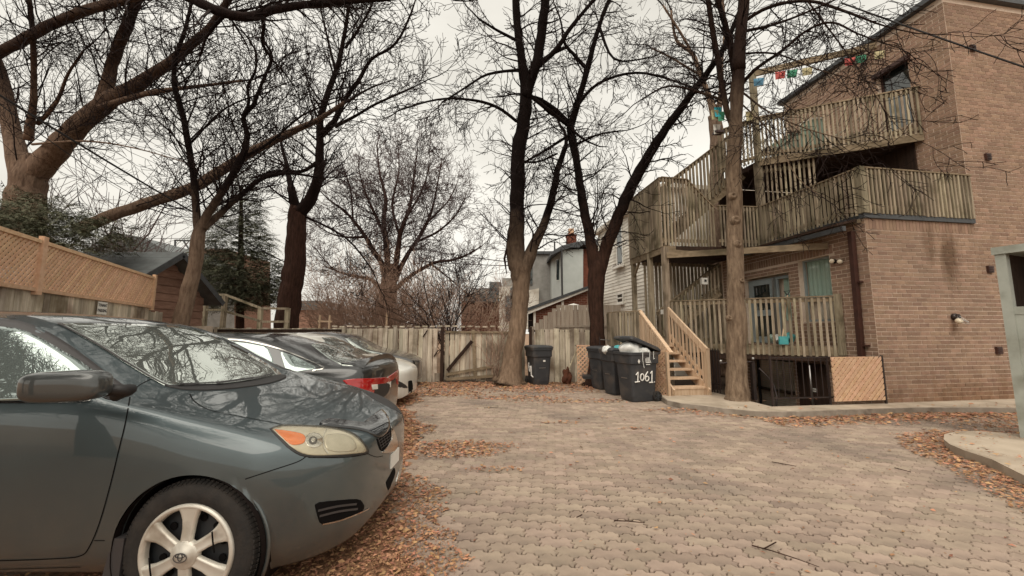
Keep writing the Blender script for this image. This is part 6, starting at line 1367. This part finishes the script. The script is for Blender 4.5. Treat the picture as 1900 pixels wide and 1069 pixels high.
def wheel(car, c, yface, sd, R, fancy=False):
    ax = V((0, sd, 0)); c = V((c.x, yface, c.z)); k = MB(); wdt = .2
    prof = [(R*.66, -.01), (R*.72, .008), (R*.82, .014), (R*.93, .004), (R*.975, -.016), (R*.995, -.035), (R, -.06), (R, -wdt+.05), (R*.97, -wdt), (R*.6, -wdt)]
    k.lathe(prof, c, ax, EZ, n=64); o = k.build('wheel', m_rubber, car.t, True)
    if fancy:
        tr_ = MB()
        for i in range(84):
            a = 2*math.pi*i/84; r1 = V((math.sin(a), 0, math.cos(a))); tg = V((math.cos(a), 0, -math.sin(a)))
            tr_.box(c+r1*(R*1.0)-ax*.085, tg*(R*.026), ax*.055, r1*.006); tr_.box(c+r1*(R*.982)-ax*.022, tg*(R*.022), (ax*.016-r1*.006), r1*.004)
        tr_.build('tread_blocks', m_rubber, o, kind='stuff')
    Rc = R*.70; h = MB(); h.lathe([(Rc*1.0, .0), (Rc*1.0, .012), (Rc*.97, .02), (Rc*.93, .02), (Rc*.885, .004), (Rc*.88, -.02)], c, ax, EZ, n=48)
    cv = h.build('wheel_cover', m_cover, o, True)
    b = MB(); b.lathe([(Rc*.99, -.05), (Rc*.5, -.045), (0, -.03)], c, ax, EZ, n=32)
    b.build('steel_rim', m_steelwheel, o, True)
    if fancy:
        for i in range(12):
            a = math.radians(15+30*i); q = c+V((math.sin(a), 0, math.cos(a)))*(Rc*.66)-ax*.045; kk = MB(); kk.lathe([(.019, .002), (.019, .008), (0, .008)], q, ax, EZ, n=10); kk.build('rim_hole', m_seam, o)
    hb = MB(); hb.lathe([(Rc*.30, .0), (Rc*.285, .022), (Rc*.25, .03), (Rc*.2, .032), (Rc*.17, .04), (0, .045)], c, ax, EZ, n=32); hb.build('hub', m_cover, o, True)
    for i in range(6):
        a = math.radians(60*i); r1 = V((math.sin(a), 0, math.cos(a))); tg = V((math.cos(a), 0, -math.sin(a))); sp_ = MB(); rows = []
        for (rr, hw, hh) in ((.2, .125, .024), (.32, .12, .022), (.5, .125, .016), (.68, .15, .014), (.82, .2, .016), (.93, .27, .018)):
            row = []
            for (w, dz) in ((-1, -.022), (-.92, -.004), (-.7, .002), (-.5, -.001), (0, .0), (.5, -.001), (.7, .002), (.92, -.004), (1, -.022)): row.append(c+r1*(rr*Rc)+tg*(w*hw*Rc)+ax*(hh+dz))
            rows.append(row)
        vv = [p for r_ in rows for p in r_]; sp_.add(vv, [(i2*9+j, i2*9+j+1, (i2+1)*9+j+1, (i2+1)*9+j) for i2 in range(5) for j in range(8)]); sp_.build('spoke', m_cover, o, True)
    if fancy:
        e = c+ax*.047
        for (cx, cz, rx, rz) in ((0, 0, .033, .022), (0, .004, .011, .018), (0, .010, .024, .009)): one('emblem_ring', m_trimg, o, 'tube', [e+V((cx+rx*math.cos(t*.314159), 0, cz+rz*math.sin(t*.314159))) for t in range(21)], .0022, 5)
        for (a0_, r0_) in ((24, .62), (200, .62)):
            a = math.radians(a0_); q = c+V((math.cos(a), 0, math.sin(a)))*(Rc*.68)+ax*.03; one('cable_tie', m_seam, o, 'tube', [q+V((-.012, 0, .05)), q+ax*.004, q+V((.008, 0, -.05))], .004, 5)
    return o
# nearest car: slate hatchback, nose to the right
C1 = Car(HATCH, -.91, 3.12, 1.1, 1.05, False, 'hatchback_car', 'slate grey hatchback filling the lower left, nose pointing right', p_slate, wheels=(.69, 3.30), wr=.318, ns=170)
for w, (c, R) in enumerate(C1.wheels):
    for sd in (-1, 1): wheel(C1, c, C1.yc+sd*.868*C1.k, sd, R-.04, fancy=(sd < 0 and w == 0))
fr_ = C1.decal('window_frame', [(-420, 590), (-150, 584), (0, 592), (60, 603), (130, 641), (200, 694), (243, 727), (238, 736), (200, 741), (150, 745), (-420, 752)], m_trimg, .003, sub=2, mir=True)
C1.decal('door_glass', [(-420, 604), (-150, 598), (0, 607), (50, 616), (112, 650), (176, 692), (178, 738), (80, 741), (-420, 746)], m_carglass, .0065, fr_, sub=2, mir=True)
C1.seam('belt_chrome', [(-300, 752), (0, 747), (80, 747), (150, 745), (170, 743)], .012, m_chrome, .009)
C1.decal('windscreen', [(108, 601), (170, 601), (250, 602), (330, 606), (385, 620), (440, 645), (490, 672), (526, 699), (470, 708), (400, 716), (320, 718), (292, 708), (240, 678), (170, 635)], m_screen, .004, sub=2)
C1.decal('cowl', [(305, 716), (360, 716), (430, 713), (480, 704), (520, 696), (531, 701), (500, 712), (440, 721), (380, 725), (335, 723)], m_trim, .008, sub=2)
for ln in ([(330, 717), (400, 714), (470, 704)], [(400, 716), (470, 706), (505, 697)]): C1.seam('wiper', ln, .02, m_trim, .02)
C1.seam('screen_seal', [(106, 600), (170, 634), (240, 677), (294, 709), (320, 719)], .016, m_trimg, .0075); C1.seam('roof_seal', [(108, 601), (170, 600), (250, 601), (330, 605)], .014, m_trimg, .0075)
for nm, ln, w in (('hood_gap', [(352, 731), (362, 746), (392, 762), (450, 774), (500, 783), (546, 793)], .006), ('door_gap', [(241, 737), (234, 780), (222, 830), (205, 900), (185, 970), (166, 1015), (150, 1031), (110, 1036), (0, 1040), (-200, 1042)], .006),
                  ('pillar_gap', [(245, 727), (260, 714), (282, 703)], .005), ('bumper_gap', [(568, 847), (552, 857), (510, 871), (455, 889)], .005), ('headlamp_gap', [(572, 849), (640, 849), (684, 842)], .004), ('sill_gap', [(175, 1003), (195, 1003)], .004), ('bumper_top_gap', [(684, 843), (698, 848), (710, 846)], .004), ('sill_line', [(-200, 1058), (0, 1056), (150, 1052)], .005)):
    C1.seam(nm, ln, w, m_seam)
hl_o = C1.decal('headlamp', [(500, 796), (520, 789), (560, 789), (612, 792), (652, 802), (673, 818), (684, 840), (660, 846), (610, 849), (566, 848), (540, 836), (518, 816)], m_trim, .002, sub=3, mir=True)
hl = C1.decal('lamp_housing', [(505, 797), (522, 792), (560, 792), (610, 795), (648, 804), (668, 819), (679, 837), (658, 842), (610, 845), (570, 844), (545, 833), (524, 815)], m_lampclear, .003, hl_o)
C1.decal('indicator', [(509, 798), (528, 800), (556, 805), (566, 812), (564, 822), (552, 826), (538, 825), (522, 811)], m_amber, .006, hl_o)
C1.decal('reflector', circ(582, 818, 17, 14), m_refl, .006, hl_o, sub=1); C1.decal('bulb', circ(580, 819, 8, 7), m_trimg, .009, hl_o, sub=1); C1.decal('bulb_glass', circ(580, 819, 4, 4), m_refl, .0115, hl_o, sub=1)
C1.seam('lamp_divider', [(606, 797), (599, 812), (600, 830), (608, 843)], .005, m_refl, .0085, par=hl_o); C1.decal('inner_lamp', [(606, 808), (630, 806), (650, 813), (660, 826), (656, 836), (630, 839), (610, 836), (602, 824)], m_refl2, .006, hl_o, sub=2)
C1.decal('lens', [(505, 797), (522, 792), (560, 792), (610, 795), (648, 804), (668, 819), (679, 837), (658, 842), (610, 845), (570, 844), (545, 833), (524, 815)], m_lens, .014, hl_o)
C1.decal('bug_deflector', [(592, 788), (608, 781), (640, 783), (672, 787), (688, 781), (700, 768), (708, 763), (719, 777), (720, 795), (706, 811), (694, 810), (680, 802), (650, 796), (615, 793)], mat('smoked_acrylic', (.02, .022, .024), rough=.08, coat=1.), .018, sub=2)
gr = C1.decal('grille', [(698, 815), (712, 803), (721, 796), (726, 806), (721, 824), (712, 836), (704, 834)], m_seam, .003, sub=2)
for i in range(5):
    C1.seam('grille_bar', [(700+i*5, 812-i*3), (707+i*4, 834-i*5)], .006, m_trimg, .006, par=gr); C1.seam('grille_bar', [(699+i*2, 815+i*4), (722+i*.5, 798+i*5)], .005, m_trimg, .006, par=gr)
C1.decal('chrome_bar', [(724, 790), (731, 800), (736, 815), (737, 829), (731, 838), (715, 841), (708, 839), (716, 832), (724, 818), (728, 806)], m_chrome, .006, sub=2)
fs_ = C1.decal('fog_recess', [(584, 938), (592, 932), (630, 928), (662, 926), (672, 932), (675, 944), (660, 956), (625, 968), (598, 973), (590, 962)], m_seam, .003, sub=2)
for (a, b) in (((589, 947), (660, 935)), ((592, 957), (662, 944))): C1.seam('slat', [a, ((a[0]+b[0])/2, (a[1]+b[1])/2-2), b], .012, m_trimg, .008, par=fs_)
C1.seam('fog_lip', [(598, 973), (630, 966), (662, 954), (684, 944)], .008, m_chrome, .004)
C1.decal('lower_intake', [(716, 895), (724, 880), (731, 868), (733, 878), (727, 895), (720, 910)], m_seam, .003, sub=2); C1.decal('lower_trim', [(723, 920), (731, 905), (737, 885), (740, 872), (741, 885), (737, 905), (730, 920)], m_chrome, .005, sub=2)
pl_ = C1.W(-.002, .05, .47); one('number_plate', m_white, C1.t, 'box', pl_, (.006, 0, 0), (0, .1, 0), (0, 0, .05))
# mirror
mc = P(124, 716, 1.98)
def superell(c, ex, ey, ez, p=2.6, n=22):
    k = MB(); vs = []; sg = lambda a, q: math.copysign(abs(a)**q, a)
    for i in range(n+1):
        th = -math.pi/2+math.pi*i/n
        for j in range(2*n):
            f = math.pi*j/n; vs.append(V(c)+ex*sg(math.cos(th), 2/p)*sg(math.cos(f), 2/p)+ey*sg(math.cos(th), 2/p)*sg(math.sin(f), 2/p)+ez*sg(math.sin(th), 2/p))
    k.add(vs, [(i*2*n+j, i*2*n+(j+1) % (2*n), (i+1)*2*n+(j+1) % (2*n), (i+1)*2*n+j) for i in range(n) for j in range(2*n)]); return k
mr = superell(mc, V((.178, .02, .004)), V((-.02, .085, 0)), V((-.006, 0, .074)), 3.8).build('door_mirror', paint('mirror_paint', (.05, .055, .055), .3, .45), C1.t, True)
one('mirror_foot', m_trim, mr, 'tube', [mc+V((.13, .06, -.03)), mc+V((.2, .12, -.035)), P(214, 736, 2.13)], [.032, .03, .026], 10, smooth=True)
if False: mesh_o = superell(V((mc.x, 2*C1.yc-mc.y, mc.z)), V((.178, -.02, .004)), V((.02, .085, 0)), V((-.006, 0, .068)), 3.0).build('door_mirror', p_slate, C1.t, True)
# mud flap behind the front wheel and arch lip
c_, R_ = C1.wheels[0]
lipm = MB(); y_ = C1.yc-.885*C1.k+.004
for i in range(41):
    a = math.radians(-18+216*i/40)
lipm.tube([V((c_.x+math.cos(math.radians(-20+215*i/40))*(R_+.006), y_+.03+.022*abs(math.cos(math.radians(-20+215*i/40)))**3, c_.z+math.sin(math.radians(-20+215*i/40))*(R_+.006))) for i in range(41)], .011, 6); lipm.build('arch_lip', p_slate, C1.t, True)
one('mud_flap', m_trimg, C1.t, 'prism', [V((c_.x-R_-.0, 2.16, .40)), V((c_.x-R_+.06, 2.16, .40)), V((c_.x-R_+.05, 2.16, .14)), V((c_.x-R_-.05, 2.16, .12))], V((0, .2, 0)))
# black sedan, tail towards the lane
C2 = Car(SEDAN, -1.80, 5.80, 1.06, 1.03, True, 'black_sedan', 'black sedan parked tail out beside the hatchback, red tail lamp showing', p_black, wheels=(.85, 3.55), wr=.315)
C2.decal('door_glass', [(385, 634), (440, 634), (480, 640), (499, 648), (507, 684), (470, 690), (380, 690)], m_carglass, .004, sub=2, mir=True)
C2.decal('quarter_glass', [(519, 652), (545, 661), (572, 674), (586, 683), (565, 688), (535, 692), (526, 676)], m_carglass, .004, sub=2, mir=True)
C2.seam('window_chrome', [(385, 631), (440, 631), (490, 640), (530, 652), (570, 668), (600, 683), (580, 688)], .022, m_chrome, .006)
C2.decal('rear_screen', [(578, 640), (595, 636), (640, 649), (688, 672), (672, 677), (635, 678), (600, 657)], m_screen, .004, sub=2)
tl = C2.decal('tail_lamp', [(636, 706), (655, 703), (690, 702), (716, 700), (722, 704), (716, 711), (700, 714), (694, 724), (690, 735), (676, 736), (660, 727), (646, 716)], m_redlens, .012, sub=2, mir=True)
if tl: C2.decal('lamp_insert', [(694, 714), (716, 711), (722, 715), (719, 728), (708, 738), (694, 736)], m_trim, .014, tl, sub=2); C2.decal('reverse_lamp', [(688, 714), (698, 713), (699, 722), (689, 723)], m_white, .02, tl, sub=1)
spo = MB(); a, b = C2.W(4.36, -.66, 1.035), C2.W(4.36, .66, 1.035)
for i in range(12):
    y0, y1 = -.68+1.36*i/12, -.68+1.36*(i+1)/12; f = lambda y: 1-.12*abs(y/.68)**3
    spo.hexa([C2.W(4.25, y0, .99), C2.W(4.50, y0, .97), C2.W(4.50, y1, .97), C2.W(4.25, y1, .99), C2.W(4.25, y0, 1.045), C2.W(4.52*1.0, y0, 1.115*f(y0)), C2.W(4.52, y1, 1.115*f(y1)), C2.W(4.25, y1, 1.045)])
spo.build('spoiler', p_black, C2.t)
C2.seam('bumper_gap', [(560, 700), (600, 730), (640, 745), (690, 748), (720, 745)], .006, m_seam)
one('number_plate', m_white, C2.t, 'box', C2.W(4.60, 0, .72), (.006, 0, 0), (0, .16, 0), (0, 0, .08))
# white sedan and grey car beyond
C3 = Car(SEDAN, -2.10, 8.55, 1.06, 1.03, False, 'white_sedan', 'white sedan beyond the black one, only its nose showing', p_white, wheels=(.85, 3.55), wr=.315)
C3.decal('headlamp', [(728, 705), (740, 707), (752, 714), (756, 720), (742, 719), (732, 714)], m_trim, .004, sub=2, mir=True); C3.decal('grille', [(757, 708), (764, 706), (766, 722), (763, 736), (758, 730)], m_seam, .004, sub=2); C3.decal('fog_recess', [(733, 742), (741, 738), (744, 746), (736, 752)], m_seam, .004, sub=2)
C3.decal('windscreen', [(560, 634), (600, 626), (640, 630), (690, 655), (660, 668), (610, 660)], m_screen, .004, sub=2)
C4 = Car(SEDAN, -2.52, 10.95, 1.04, 1.05, False, 'grey_sedan', 'dark grey car farthest from the viewer, against the fence', p_grey, wheels=(.85, 3.55), wr=.315)
C4.decal('windscreen', [(640, 628), (660, 627), (690, 643), (712, 658), (690, 662), (664, 648)], m_screen, .004, sub=2); C4.decal('headlamp', [(752, 672), (762, 673), (768, 678), (760, 682)], m_lampclear, .004, sub=1, mir=True); C4.decal('grille', [(766, 668), (770, 672), (770, 690), (766, 690)], m_seam, .004, sub=1)
for C_ in (C2, C3, C4):
    for (c, R) in C_.wheels:
        for sd in (-1, 1): wheel(C_, c, C_.yc+sd*.872*C_.k, sd, R-.04)
